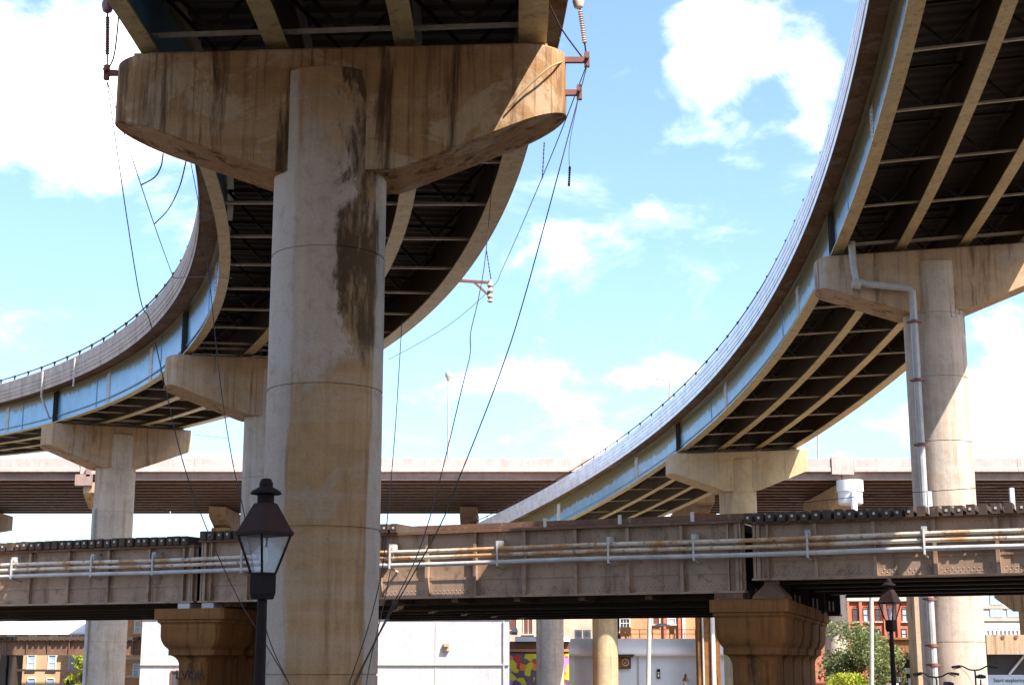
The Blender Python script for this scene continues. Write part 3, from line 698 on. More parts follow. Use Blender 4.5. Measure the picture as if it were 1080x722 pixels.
# ------------------------------------------------------------------ street lamps
def lamp(base, h, label, scale=1., grp='lantern street lamps', glassy=True):
    b_ = Vector(base); root = thing('street_lamp', b_, label, 'street lamp', grp)
    k = scale; z0 = h - 1.13 * k
    MB().lathe(b_, [(.16 * k, 0), (.16 * k, .12), (.12 * k, .16), (.12 * k, .7), (.075 * k, .78), (.06 * k, .85), (.048 * k, z0 - .05)], 14).build('post', M['black_iron'], root, smooth=True)
    q = math.pi / 4; r2 = math.sqrt(2)
    MB().lathe(b_, [(.075 * k * r2, z0 - .06 * k), (.09 * k * r2, z0), (.09 * k * r2, z0 + .17 * k), (.08 * k * r2, z0 + .19 * k)], 4, rot=.06).build('lantern_base', M['black_iron'], root)
    zb, zt_ = z0 + .19 * k, z0 + .58 * k; wb, wt = .085 * k, .186 * k
    a = .06; mbf = MB(); mg = MB(); c4 = []
    for i in range(4):
        d = Vector((math.cos(a + i * math.pi / 2), math.sin(a + i * math.pi / 2), 0)) * r2
        c4.append((b_ + d * wb + UP * zb, b_ + d * wt + UP * zt_))
    for i in range(4):
        j = (i + 1) % 4
        mbf.bar(c4[i][0], c4[i][1], .022 * k, .022 * k); mbf.bar(c4[i][1], c4[j][1], .03 * k, .03 * k); mbf.bar(c4[i][0], c4[j][0], .022 * k, .022 * k)
    fr = mbf.build('lantern_frame', M['black_iron'], root)
    for i in range(4):
        j = (i + 1) % 4; o = (c4[i][0] + c4[j][0]) / 2 - b_; o.z = 0; o = o.normalized() * .006
        MB().add([c4[i][0] - o, c4[j][0] - o, c4[j][1] - o, c4[i][1] - o], [(0, 1, 2, 3)]).build('glass_pane', M['lantern_glass'], fr)
    MB().lathe(b_, [(.02, zb), (.03, zb + .1 * k), (.045 * k, zb + .14 * k), (.03 * k, zb + .26 * k), (.01, zb + .27 * k)], 10).build('bulb', M['white_paint'], fr, smooth=True)
    MB().lathe(b_, [(.203 * k * r2, zt_ - .012), (.207 * k * r2, zt_ + .02), (.19 * k * r2, zt_ + .04), (.085 * k * r2, zt_ + .30 * k), (.07 * k * r2, zt_ + .31 * k)], 4, rot=a).build('lantern_roof', M['brown_iron'], root)
    MB().lathe(b_, [(.085 * k, zt_ + .30 * k), (.085 * k, zt_ + .40 * k), (.16 * k, zt_ + .40 * k), (.15 * k, zt_ + .425 * k), (.07 * k, zt_ + .47 * k), (.07 * k, zt_ + .505 * k), (.05 * k, zt_ + .55 * k), (0.005, zt_ + .56 * k)], 14).build('finial', M['black_iron'], root, smooth=True)
    return root
p = at(281, 505, 15); lamp((p.x, 15, 0), p.z, 'dark lantern street lamp close by in front of the big near column')
p = at(937, 610, 32); lamp((p.x, 32, 0), p.z, 'dark lantern street lamp at right before the rail viaduct and green tree', .92)
for px, py, Y, lab in ((957, 694, 92, 'small distant lantern lamp with a white banner by the dark tree at right'), (948, 704, 100, 'smaller distant lantern lamp just behind the near right lamp post'), (723, 710, 122, 'tiny distant lantern lamp before the blue warehouse wall'), (72, 716, 100, 'tiny lantern lamp top at lower left before the tan brick building')):
    p = at(px, py, Y); l = lamp((p.x, Y, GLOW), p.z - GLOW, lab, .95)
    if px == 957: MB().box((p.x + .22, Y - .05, p.z - 1.9), (.5, .03, 1.5)).build('banner', M['banner'], l)
    if px == 948: MB().box((p.x - .25, Y - .05, p.z - 1.6), (.36, .03, 1.3)).build('banner', M['banner'], l); MB().box((p.x - .7, Y - .05, p.z - 1.6), (.4, .03, 1.3)).build('banner', M['banner_dark'], l)

# ------------------------------------------------------------------ wires and rigging
def curve(pts, n=8):
    out = []
    P_ = [pts[0]] + list(pts) + [pts[-1]]
    for i in range(1, len(P_) - 2):
        a, b_, c, d = P_[i - 1], P_[i], P_[i + 1], P_[i + 2]
        for k in range(n):
            t = k / n; out.append(.5 * ((2 * b_) + (c - a) * t + (2 * a - 5 * b_ + 4 * c - d) * t * t + (3 * b_ - a - 3 * c + d) * t ** 3))
    out.append(pts[-1]); return out
def wire(pl, label, r=.013, name='utility_wire', cat='wire', grp='wires strung round the near pier', mat='wire'):
    pts = curve([at(*q) for q in pl]); o = MB().tube(pts, r * (.8 if mat == 'wire' else 1), 6).build(name, M[mat], None, smooth=True, base=pts[0]); return tag(o, label, cat, grp)
wire([(112.5, 84, 27.9), (145, 300, 27.4), (160, 345, 27.3), (191, 480, 27), (220, 562, 26.8), (250, 628, 26.6), (272, 665, 26.5), (312, 732, 26.3)], 'leftmost thin black wire dropping from the left cap bracket past the near lamp')
wire([(113, 86, 27.9), (161, 232, 33), (183, 293, 45)], 'thin wire slanting from the left cap bracket to the parapet of the left ramp')
wire([(200, 165, 36), (216, 255, 34), (232, 400, 31), (244, 480, 29), (256, 534, 28), (264, 580, 27.5), (282, 668, 26.6), (312, 734, 26.2)], 'thin wire hanging from the left ramp edge down in front of its blue side')
wire([(183, 293, 45), (210, 292, 43), (245, 293, 41)], 'short level wire across the side of the left ramp', .014)
wire([(619, 68, 27.8), (577, 175, 31), (531, 281, 48), (517, 305, 52), (470, 345, 58), (410, 379, 64)], 'thin wire from the right cap bracket past the small ramp bracket to the near column', .013)
wire([(619, 70, 27.8), (557, 300, 27.3), (525, 400, 27.1), (483, 507, 26.9), (461, 560, 26.8), (400, 668, 26.4), (370, 732, 26.2)], 'longest black wire from the right cap bracket down across the rail viaduct', .015)
wire([(521, 165, 38), (513, 262, 34), (505, 313, 32), (496.5, 350, 31), (496, 372, 31), (489, 402, 30), (449, 560, 27.6), (408, 650, 26.6), (366, 734, 26.2)], 'kinked black wire hanging from the ramp soffit down across the rail viaduct', .013)
wire([(424, 338, 40), (417, 450, 32), (408, 552, 27.5), (403, 600, 26.6), (388, 662, 26.3), (364, 732, 26.2)], 'thin wire dropping close along the right side of the near column', .012)
wire([(412, 600, 26.6), (404, 640, 26.4), (392, 690, 26.2), (384, 734, 26.1)], 'short wire at the foot of the near column, right side', .011)
wire([(611, 100, 27.8), (601, 150, 27.8), (600.5, 176, 27.8)], 'short hanging line with a hook below the lower right cap bracket', .008, 'hanging_line', 'line', None)
wire([(594, 65, 27.85), (588, 67, 27.42), (580, 71, 27.22), (570, 79, 27.14), (558, 90, 27.13), (547, 101, 27.13), (536, 113, 27.13)], 'tan rope wrapped round the sunlit right end of the near cap', .02, 'rope', 'rope', None, 'rope')
wire([(820, 533, 42), (900, 524, 40), (1000, 516.5, 38), (1090, 511, 37)], 'thin cable strung above the dark tie ends of the right viaduct span', .012, 'cable', 'cable', None)
wire([(240, 462, 66), (204, 458, 72)], 'short thin line from the far left pier cap to the right', .012, 'cable', 'cable', None)
def chain(pl, label, r=.02, mat='brown_iron', grp='chains and insulators hanging from the ramps'):
    pts = curve([at(*q) for q in pl], 10); mb = MB()
    L = 0; mb.tube(pts, r * .45, 5)
    for a, b_ in zip(pts[:-1], pts[1:]):
        n = max(1, int((b_ - a).length / (r * 3)))
        for k in range(n):
            q = a + (b_ - a) * ((k + .5) / n); mb.lathe(q, [(r * .3, -r * .8), (r, 0), (r * .3, r * .8)], 6)
    o = mb.build('hanging_chain', M[mat], None, base=pts[0]); return tag(o, label, 'chain', grp)
chain([(172, 162, 28.2), (170, 175, 28.2), (163, 187, 28.4), (149, 195, 28.8)], 'short looped chain under the left cap arm, left of two')
chain([(197, 166, 34), (190, 195, 32), (178, 220, 31), (163, 236, 30.5)], 'longer looped chain under the left cap arm, right of two')
chain([(574, 150, 29.5), (572, 188, 30)], 'short straight chain below the right end of the near cap')
chain([(513, 264, 50), (518, 296, 50.5)], 'small chain of insulators above the bracket on the ramp edge', .03)
chain([(601, 176, 27.8), (600, 196, 27.8)], 'tiny hook weight on the hanging line right of the near cap', .03)
def rig(top, bot, Y, label, mat, loop):
    a, b_ = at(*top, Y), at(*bot, Y)
    root = thing('insulator_string', a, label, 'insulator', 'insulator strings beside the near cap')
    MB().tube([a, b_], .018, 6).build('rod', M['brown_iron'], root)
    for t0, t1, r in ((.30, .42, .09), (.5, .85, .05)):
        mb = MB(); n = int((b_ - a).length * (t1 - t0) / .05)
        if t0 == .30:
            q = a + (b_ - a) * .36; mb.lathe(q, [(.02, -.22), (.09, -.18), (.12, -.06), (.10, .03), (.03, .06), (.13, .1), (.14, .16), (.02, .18)], 12)
        else:
            for k in range(n): q = a + (b_ - a) * (t0 + (t1 - t0) * k / n); mb.lathe(q, [(.025, -.025), (r, 0), (.025, .025)], 10)
        mb.build('insulator', M[mat], root, smooth=True)
    MB().tube(curve([at(x, y, Y) for x, y in loop]), .016, 6).build('jumper_cable', M['brown_iron'], root)
rig((114, -37), (113, 76), 27.9, 'red brown insulator string hanging left of the near cap', 'porcelain', [(126, 0), (124, 30), (120, 60), (113, 74)])
rig((605, -36), (619, 62), 27.9, 'pale insulator string hanging right of the near cap', 'porcelain_pale', [(580, 6), (592, 30), (606, 50), (617, 64)])
# bracket on the outer edge of the left ramp
root = thing('cable_bracket', at(486, 297, 50.5), 'small rusty steel cable bracket sticking out from the right edge of the left ramp', 'bracket')
MB().bar(at(470, 295, 50.5), at(517, 298, 50.5), .09, .09).bar(at(500, 297.5, 50.5), at(515, 311, 50.5), .07, .07).build('arm', M['rust_iron'], root)
MB().lathe(at(517, 307, 50.5), [(.06, -.4), (.11, -.36), (.06, -.3), (.11, -.2), (.06, -.1), (.11, 0), (.06, .1), (.11, .2), (.06, .3), (.06, .4)], 10).build('insulator', M['porcelain_pale'], root, smooth=True)
MB().box(at(479, 292, 50.2), (.55, .2, .18)).build('clamp_box', M['rope'], root)

# street light poles on the decks
def pole_light(px, py0, py1, Y, label, arm_):
    a, b_ = at(px, py0, Y), at(px, py1, Y); root = thing('pole_light', b_, label, 'street light', 'lights on the elevated roads')
    MB().tube([b_, a], [.14, .08], 8).build('pole', M['pipe_grey'], root, smooth=True)
    if arm_: MB().bar(a, a + Vector((-.9, 0, .12)), .08, .08).sections([[a + Vector((x, y, z)) for y, z in ((-.16 * w, .1), (.16 * w, .1), (.12 * w, .24), (-.12 * w, .24))] for x, w in ((-.5, .4), (-.8, 1), (-1.1, 1), (-1.25, .4))]).build('lamp_head', M['pipe_grey'], root)
    else: MB().lathe(a, [(.1, -.5), (.3, -.05), (.34, .1), (.3, .3), (.1, .34)], 10).build('lamp_head', M['pipe_grey'], root, smooth=True)
pole_light(706.5, 401, 436, 128, 'cobra head street light standing on the right ramp against the clouds', True)
pole_light(473, 396, 484, 135, 'tall thin high mast light rising from the highway in the middle of the sky', False)
pole_light(863, 425, 484, 135, 'very thin mast on the highway just right of the right ramp', False)

# ------------------------------------------------------------------ buildings
def window(root, x, y, z, w, h, mat, frame='white_paint', arch=False, bars=(1, 1), sill=True, fw=.1):
    mb = MB()
    mb.box((x - w / 2 - fw / 2, y - .04, z), (fw, .12, h)); mb.box((x + w / 2 + fw / 2, y - .04, z), (fw, .12, h)); mb.box((x, y - .045, z + h / 2 + fw / 2), (w + 2 * fw, .13, fw))
    for i in range(1, bars[0] + 1): mb.box((x - w / 2 + w * i / (bars[0] + 1), y - .03, z), (.05, .06, h))
    for i in range(1, bars[1] + 1): mb.box((x, y - .033, z - h / 2 + h * i / (bars[1] + 1)), (w, .06, .06))
    if arch: mb.sections([[(x + math.cos(a) * r, yy, z + h / 2 + fw + math.sin(a) * r * .5) for a in [math.pi * k / 8 for k in range(9)]] for yy, r in ((y - .06, w / 2 + .12), (y + .0, w / 2 + .12))], closed=False)
    wd = mb.build('window', M[frame], root)
    MB().box((x, y + .0, z), (w, .05, h)).build('pane', M[mat], wd)
    if sill: MB().box((x, y - .09, z - h / 2 - .08), (w + .4, .24, .14)).build('sill', M['stone_trim'], wd)
def wall(x0, x1, y, z0, z1, d): return MB().box(((x0 + x1) / 2, y + d / 2, (z0 + z1) / 2), (x1 - x0, d, z1 - z0))

# big white building
x0, x1 = at(150, 660, 105).x, at(537, 653, 105).x
zt = at(500, 652.5, 105).z
root = thing('white_building', (x0, 105, GLOW), 'big windowless white building wall behind the near column and left stone pier', 'building')
wall(x0, x1, 105, GLOW, zt, 18).build('wall', M['white_wall'], root)
MB().box(((x0 + x1) / 2, 104.95, at(470, 700.5, 105).z), (x1 - x0 - .02, .14, .07)).build('string_course', M['stone_trim'], root)
MB().box(((x0 + x1) / 2, 114, zt + .08), (x1 - x0 + .2, 18.2, .16)).build('coping', M['white_paint'], root)
MB().box(at(470.5, 682, 104.9), (.42, .25, .5)).box(at(470.5, 680, 104.72), (.3, .2, .2)).build('vent', M['conc_tan'], root)
for k in range(1, 5): MB().box((x0 + (x1 - x0) * k / 5, 104.985, (GLOW + zt) / 2), (.03, .06, zt - GLOW - .02)).build('panel_seam', M['stone_trim'], root)
MB().tube([(x0 + (x1 - x0) * .985, 104.9, zt - .1), (x0 + (x1 - x0) * .985, 104.9, GLOW)], .05, 8).build('downpipe', M['pipe_grey'], root)
p = at(184.5, 720, 105); window(root, p.x, 105, p.z, .42, 1.5, 'glass_dark', frame='shutter', bars=(0, 0))
# wall with mural
x0, x1 = at(536, 690, 133.5).x, at(600, 690, 133.5).x
root = thing('mural_wall', (x0, 133.5, GLOW), 'low brown building wall painted with a colourful graffiti mural under a white roof edge', 'building')
zr = at(558, 671, 133.5).z; zm = at(558, 689, 133.5).z
wall(x0, x1, 133.5, GLOW, zr - .4, 6.5).build('wall', M['shutter'], root)
MB().box(((x0 + x1) / 2, 133.43, (GLOW + zm) / 2), (x1 - x0, .1, zm - GLOW)).build('mural', M['mural'], root)
MB().box(((x0 + x1) / 2 + .35, 136.6, zr - .2), (x1 - x0 - .5, 7.2, .42)).build('roof_edge', M['white_paint'], root)
MB().box(((x0 + x1) / 2, 133.4, zm + .3), (x1 - x0, .12, .22)).build('timber_band', M['wood'], root)
t = thing('roof_unit', at(543, 671, 134.1), 'blue grey roof equipment box at the corner of the mural building', 'vent')
c = at(542.5, 665.5, 134.1); MB().box(c, (.55, .6, .6)).build('case', M['pipe_grey'], t); MB().box(c + Vector((0, -.32, -.12)), (.4, .06, .12)).build('slot', M['steel_dark'], t)
# pale blue warehouse with roof terrace
YW = 141
x0, x1 = at(601, 690, YW).x, at(800, 690, YW).x
root = thing('warehouse', (x0, YW, GLOW), 'pale blue low warehouse with rounded white eave and a roof terrace', 'building')
ze = at(660, 690, YW).z; zr = at(660, 673, YW).z
wall(x0, x1, YW, GLOW, ze, 20).build('wall', M['blue_wall'], root)
MB().sections([[(x, YW + y, z) for y, z in ((-.55, ze - .12), (-.75, ze + .05), (-.75, ze + .35), (-.45, ze + .8), (.3, zr), (19, zr), (19, ze + .02), (0, ze + .02))] for x in (x0 - .1, x1)]).build('eave', M['metal_roof'], root, smooth=True)
MB().box((x0 + .15, YW - .08, (GLOW + ze) / 2), (.5, .2, ze - GLOW)).build('corner_board', M['white_paint'], root)
MB().tube([(at(680, 700, YW).x - .6, YW - .12, ze), (at(680, 700, YW).x - .6, YW - .12, GLOW)], .05, 6).build('downpipe', M['pipe_grey'], root)
p = at(657, 698, YW - .2)
s_ = thing('wall_sign', p, 'dark framed sign with a pale round emblem on the blue warehouse wall', 'sign')
MB().box(p, (1.35, .1, 1.05)).build('board', M['conc_brown'], s_)
mb = MB()
for zz in (-.52, .52): mb.box(p + Vector((0, -.03, zz)), (1.4, .12, .07))
for xx in (-.68, .68): mb.box(p + Vector((xx, -.03, 0)), (.07, .12, 1.05))
mb.build('frame', M['brown_iron'], s_)
mb = MB(); mb.tube([p + Vector((.22 + .3 * math.cos(a), -.07, .3 * math.sin(a))) for a in [k * math.pi / 10 for k in range(21)]], .04, 6, cap=False); mb.bar(p + Vector((.12, -.07, -.15)), p + Vector((.32, -.07, .16)), .05, .05); mb.build('emblem', M['stone_trim'], s_)
t = tag(MB().box(at(659, 690.5, YW - .6), (1.7, .7, .12)).box(at(659, 692, YW - .3), (1.5, .3, .1)).build('awning', M['brown_iron'], None, base=at(659, 691, YW)), 'narrow dark awning bar above the framed sign on the blue warehouse', 'awning')
p = at(694.5, 710, YW - .12)
s_ = thing('wall_sign', p, 'small tall dark notice sign on the blue warehouse wall', 'sign'); MB().box(p, (.3, .06, .85)).build('board', M['black_iron'], s_); MB().box(p + Vector((0, -.04, .1)), (.2, .02, .1)).box(p + Vector((0, -.04, -.15)), (.16, .02, .25)).build('printed_panel', M['banner'], s_)
# terrace furniture
zrf = zr
MBr = MB(); xa, xb_ = at(652, 680, YW).x, at(735, 680, YW).x
for x in frange(xa, xb_, 1.1): MBr.bar((x, YW + 1, zrf), (x, YW + 1, zrf + .85), .07, .07)
for z in (.84, .45): MBr.bar((xa, YW + 1, zrf + z), (xb_, YW + 1, zrf + z), .06, .06)
tag(MBr.build('terrace_railing', M['wood'], None, base=(xa, YW + 1, zrf)), 'low orange timber railing along the warehouse roof terrace', 'railing')
p = at(699, 679, YW + 3); root = thing('parasol', (p.x, YW + 3, zrf), 'white round parasol open on the warehouse roof terrace', 'parasol')
MB().tube([(p.x, YW + 3, zrf), (p.x, YW + 3, zrf + 2.4)], .04, 8).build('pole', M['wood'], root); MB().lathe((p.x, YW + 3, at(699, 658, YW + 3).z), [(.95, -.16), (.6, 0), (.03, .15)], 12).build('canopy', M['white_paint'], root)
for px, lab in ((657, 'timber terrace chair at the left end of the roof terrace'), (663, 'second timber chair from the left on the roof terrace'), (686, 'timber chair left of the white parasol on the roof'), (709, 'timber chair right of the white parasol on the roof')):
    x = at(px, 675, YW + 2).x; c = thing('terrace_chair', (x, YW + 2, zrf), lab, 'chair', 'chairs on the roof terrace'); b0 = Vector((x, YW + 2, zrf))
    MB().box(b0 + UP * .45, (.5, .5, .06)).build('seat', M['wood'], c); MB().box(b0 + Vector((0, .24, .8)), (.5, .05, .6)).build('backrest', M['wood'], c)
    for i in (-1, 1):
        for j in (-1, 1): MB().bar(b0 + Vector((i * .22, j * .22, 0)), b0 + Vector((i * .22, j * .22, .45)), .05, .05).build('leg', M['wood'], c)
for px, lab in ((610, 'left white air conditioning unit on the warehouse roof'), (619, 'right white air conditioning unit on the warehouse roof')):
    p = at(px, 672, YW + 2); c = thing('air_conditioner', (p.x, YW + 2, zrf), lab, 'air conditioner', 'roof air conditioners'); MB().box((p.x, YW + 2, zrf + .42), (.7, .6, .84)).build('case', M['white_paint'], c); MB().lathe((p.x, YW + 1.68, zrf + .45), [(.27, -.27), (.27, .27)], 12).build('fan_grille', M['pipe_grey'], c) if False else MB().tube([(p.x, YW + 1.72, zrf + .45), (p.x, YW + 1.66, zrf + .45)], .26, 14).build('fan_grille', M['pipe_grey'], c)

# brick buildings far behind
def brick_building(name, px0, px1, py_top, Y, mat, label, wins, depth=14, cornice=True, hidden_top=None, frame='white_paint'):
    x0, x1 = at(px0, 660, Y).x, at(px1, 660, Y).x; zt = hidden_top if hidden_top else at((px0 + px1) / 2, py_top, Y).z
    root = thing(name, (x0, Y, GLOW), label, 'building')
    wall(x0, x1, Y, GLOW, zt, depth).build('wall', mat, root)
    if cornice: MB().box(((x0 + x1) / 2, Y + depth / 2, zt + .2), (x1 - x0 + .5, depth + .6, .4)).build('cornice', M['stone_trim'], root)
    for px, py, w, h, gm_, kw in wins:
        p = at(px, py, Y); window(root, p.x, Y, p.z, w, h, gm_, frame=frame, **kw)
    return root, x0, x1, zt
W = lambda *a, **k: (*a, k)
r_, x0, x1, zt = brick_building('brick_building', 536, 651, 640, 174, M['brick_beige'], 'beige brick building with brown shuttered windows above the mural wall', [W(557, 659, 1.0, 1.9, 'shutter', bars=(1, 0)), W(541, 656, .8, 1.6, 'shutter', bars=(0, 0)), W(659 - 0, 659, 1.0, 1.5, 'shutter', bars=(2, 2))][:2], hidden_top=9.5)
r_, x0, x1, zt = brick_building('brick_building', 655, 760, 640, 172, M['brick_orange'], 'orange brick building rising behind the warehouse roof terrace', [W(659, 659, 1.0, 1.4, 'glass_dark', bars=(2, 2)), W(708, 652, .8, 1.2, 'glass_sky'), W(692, 652, .7, 1.2, 'shutter', bars=(0, 0))], hidden_top=9)
for px in (701, 716.5, 721):
    x = at(px, 660, 171.9).x; MB().box((x, 171.85, 3), (.28, .3, 11.9)).build('pilaster', M['brick_red'] if px < 720 else M['white_paint'], r_)
r_, x0, x1, zt = brick_building('brick_building', -60, 92, 672, 172, M['brick_tan'], 'tan brick building with a long white metal roof at lower left',
    [W(px, 698, .75, 1.5, 'glass_sky', bars=(0, 1)) for px in (-14, 10, 33, 55, 77)] + [W(px, 722, .75, 1.4, 'glass_sky', bars=(0, 1)) for px in (10, 33, 53, 75)] + [W(px, 672, .7, .55, 'glass_sky', bars=(0, 0)) for px in (-11, 12, 35, 57, 79)], depth=12, cornice=False, hidden_top=at(30, 667, 172).z)
zl = at(30, 667.5, 172).z
MB().sections([[(x, 171.6, zl), (x, 178, zl + 2.1), (x, 184.4, zl), (x, 184.4, zl - .12), (x, 178, zl + 1.95), (x, 171.6, zl - .12)] for x in (x0 - .3, x1 + .2)]).build('roof', M['metal_roof'], r_)
MB().box((at(70, 655, 179).x, 179, zl + 1.6), (2.2, 1.0, 2.4)).build('chimney', M['brick_red'], r_)
r_, x0, x1, zt = brick_building('brick_building', 92, 172, 640, 168, M['brick_orange'], 'orange brick building glimpsed right of the far left round column', [W(145, 661, .55, 1.2, 'glass_sky', bars=(0, 1)), W(143.5, 706, .55, 1.2, 'glass_sky', bars=(0, 1))], hidden_top=9)
MB().box(((x0 + x1) / 2, 167.9, at(145, 694, 168).z), (x1 - x0, .3, .2)).box(((x0 + x1) / 2, 167.9, at(145, 713, 168).z), (x1 - x0, .25, .3)).build('string_course', M['stone_trim'], r_)
wins = []
for px in (874, 886, 902, 913, 926, 940, 954): wins.append(W(px, 648, .5, 1.4, 'glass_sky' if px in (913, 954) else 'glass_dark', arch=True, bars=(0, 1), fw=.05)); wins.append(W(px - .5, 668, .5, 1.1, 'glass_sky', bars=(0, 1), fw=.05))
r_, x0, x1, zt = brick_building('brick_building', 820, 967, 632, 172, M['brick_red'], 'red brick mill building with rows of arched windows behind the green tree', wins, hidden_top=at(900, 633.5, 172).z, frame='shutter')
for px in (880, 894, 907.5, 919.5, 933, 947, 960.5): x = at(px, 650, 172).x; MB().box((x, 171.9, (GLOW + zt) / 2), (.34, .3, zt - GLOW)).build('pilaster', M['brick_red'], r_)
MB().tube([(at(963.5, 650, 171.7).x, 171.7, zt), (at(963.5, 650, 171.7).x, 171.7, GLOW)], .1, 8).build('downpipe', M['white_paint'], r_)
# white modern building right
x0, x1 = at(1030, 650, 175).x, at(1130, 650, 175).x
root = thing('office_building', (x0, 175, GLOW), 'white modern office block with bands of windows at far right', 'building')
wall(x0, x1, 175, GLOW, 10, 15).build('wall', M['white_paint'], root)
for zz, py in ((0, 645), (1, 632)):
    z = at(1060, py, 175).z
    for px in (1051, 1069, 1087): MB().box((at(px, py, 174.9).x, 174.95, z), (1.5, .12, 1.15)).build('window', M['glass_sky'], root)
    MB().box(((x0 + x1) / 2, 174.93, z - .85), (x1 - x0, .16, .3)).build('spandrel', M['brick_beige'], root)
root = thing('balustrade_wall', at(1047, 670, 110), 'white slatted balustrade below the office block at right', 'railing')
xa, xb_ = at(1040, 668, 110).x, at(1110, 668, 110).x; zb, zt = at(1060, 671, 110).z, at(1060, 661.5, 110).z
MB().box(((xa + xb_) / 2, 110, zt), (xb_ - xa, .2, .14)).build('top_rail', M['white_paint'], root); MB().box(((xa + xb_) / 2, 110.2, (zb + zt) / 2 - 1.7), (xb_ - xa, .12, zt - zb + 3.0)).build('backing_wall', M['blue_wall'], root)
mb = MB()
for x in frange(xa, xb_, .3): mb.box((x, 110, (zb + zt) / 2), (.12, .14, zt - zb))
mb.build('slats', M['white_paint'], root)
# pavilion with window and sign
YP = 76
xa, xb_ = at(1040, 690, YP).x, at(1135, 690, YP).x
root = thing('pavilion', (xa, YP, GLOW), 'low pavilion with a concrete fascia beam and big window at the right edge', 'building')
z1, z2, z3, z4 = at(1060, 669, YP).z, at(1060, 689.5, YP).z, at(1060, 711.5, YP).z, GLOW
MB().box(((xa + xb_) / 2, YP + .3, (z1 + z2) / 2), (xb_ - xa, 1.0, z1 - z2)).build('fascia_beam', M['conc_warm'], root)
MB().box(((xa + xb_) / 2, YP + .9, (z2 + z3) / 2), (xb_ - xa, .1, z2 - z3)).build('window', M['glass_dark'], root)
MB().bar(at(1064, 711, YP + .75), at(1081, 690, YP + .75), .12, .1).build('diagonal_brace', M['white_paint'], root)
MB().box(((xa + xb_) / 2, YP + .9, (z3 + z4) / 2), (xb_ - xa, .3, z3 - z4 - .02)).build('base_wall', M['sign_blue'], root)
for px in (1058, 1072, 1090): q = at(px, 671, YP - .25); MB().tube([q, q + Vector((0, .2, 0))], .09, 10).build('bolt', M['rust_iron'], root)
p = at(1066, 717, YP + .6)
s_ = thing('sign_panel', p, 'pale blue sign panel lettered Start exploring under the pavilion window', 'sign')
MB().box(p + Vector((.3, .08, 0)), (3.6, .06, .46)).build('board', M['sign_blue'], s_)
text_obj('Start exploring', .27, p + Vector((-.05, .035, 0)), (1, 0, 0), (0, 0, 1), M['text_dark'], s_)
# retaining wall
xa, xb_ = at(930, 690, 122).x, at(1052, 690, 122).x
tag(MB().box(((xa + xb_) / 2, 122.4, (GLOW + at(960, 674, 122).z) / 2), (xb_ - xa, .8, at(960, 674, 122).z - GLOW)).box(((xa + xb_) / 2, 122.3, at(960, 674, 122).z + .08), (xb_ - xa + .1, 1.1, .16)).build('retaining_wall', M['conc_brown'], None, base=(xa, 122, GLOW)), 'brown concrete retaining wall behind the distant lamps and dark tree', 'wall')

# unseen tower added behind the camera on the right to shade the near pier
root = thing('added_shade_tower', (44, -27, 0), 'tall unseen concrete tower added behind the viewer on the right to shade the near pier', 'building')
wall(27, 61, -44, 0, 78, 34).build('wall', M['conc_warm'], root)
for k in range(21):
    MB().box((44, -9.98, 6 + k * 3.45), (33, .06, 1.7)).build('window_band', M['glass_dark'], root)
    MB().box((26.98, -27, 6 + k * 3.45), (.06, 33, 1.7)).build('window_band', M['glass_dark'], root)
MB().box((44, -27, 78.12), (34.4, 34.4, .2)).build('roof', M['conc_cool'], root)

# second rail trestle far left
root = thing('rail_trestle', (at(40, 690, 112).x, 112, GLOW), 'dark brown second rail trestle crossing before the tan brick building at lower left', 'rail bridge')
xa, xb_ = at(-60, 680, 112).x, at(163, 680, 112).x; zt, zb = at(40, 675, 112).z, at(40, 690, 112).z
mb = MB().box(((xa + xb_) / 2, 112, (zt + zb) / 2), (xb_ - xa, .08, zt - zb)).box(((xa + xb_) / 2, 112, zb), (xb_ - xa, .5, .06)).box(((xa + xb_) / 2, 112, zt), (xb_ - xa, .5, .06))
for x in frange(xa, xb_, 1.5): mb.box((x, 111.9, (zt + zb) / 2), (.08, .16, zt - zb - .1))
mb.build('plate_girder', M['v_rust'], root)
for x in frange(xa, xb_, .42): MB().box((x, 113.2, zt + .16), (.22, 3.2, .24)).build('tie', M['tie'], root)
for px in (4, 14):
    x = at(px, 700, 112).x; MB().box((x, 112.6, (zb + GLOW) / 2), (.5, 1.6, zb - GLOW)).build('leg', M['steel_dark'], root)
MB().bar(at(2, 694, 112.3), at(15, 722, 112.3), .2, .2).bar(at(15, 694, 112.3), at(2, 722, 112.3), .2, .2).bar(at(0, 706, 112.2), at(90, 707, 112.2), .16, .16).build('brace', M['steel_dark'], root)
MB().sections([[(at(161, 680, 111).x + a, 111 + b_, z) for a, b_ in ((-.42, -.5), (.42, -.5), (.42, .5), (-.42, .5))] for z in (GLOW, zb + 3.6)]).build('end_post', M['conc_warm'], root)

# utility poles
for px, py, dx, Y, ztop, r, lab in ((685, 651, -2.5, 118, 6.5, .16, 'slanting pale utility pole before the blue warehouse'), (919, 629, 0, 64, 4.6, .085, 'straight pale metal pole rising between the green tree and the right lamp')):
    b_ = at(px + dx, 722, Y); b_.z = GLOW if Y > 74 else gz(Y); a = at(px, py, Y); a = b_ + (a - b_) * 1.35
    root = thing('utility_pole', b_, lab, 'pole'); MB().tube([b_, a], [r * 1.1, r], 10).build('shaft', M['pole'], root, smooth=True); MB().lathe(a, [(r, 0), (r * 1.3, .02), (r * .4, .2)], 10).build('cap', M['pipe_grey'], root)

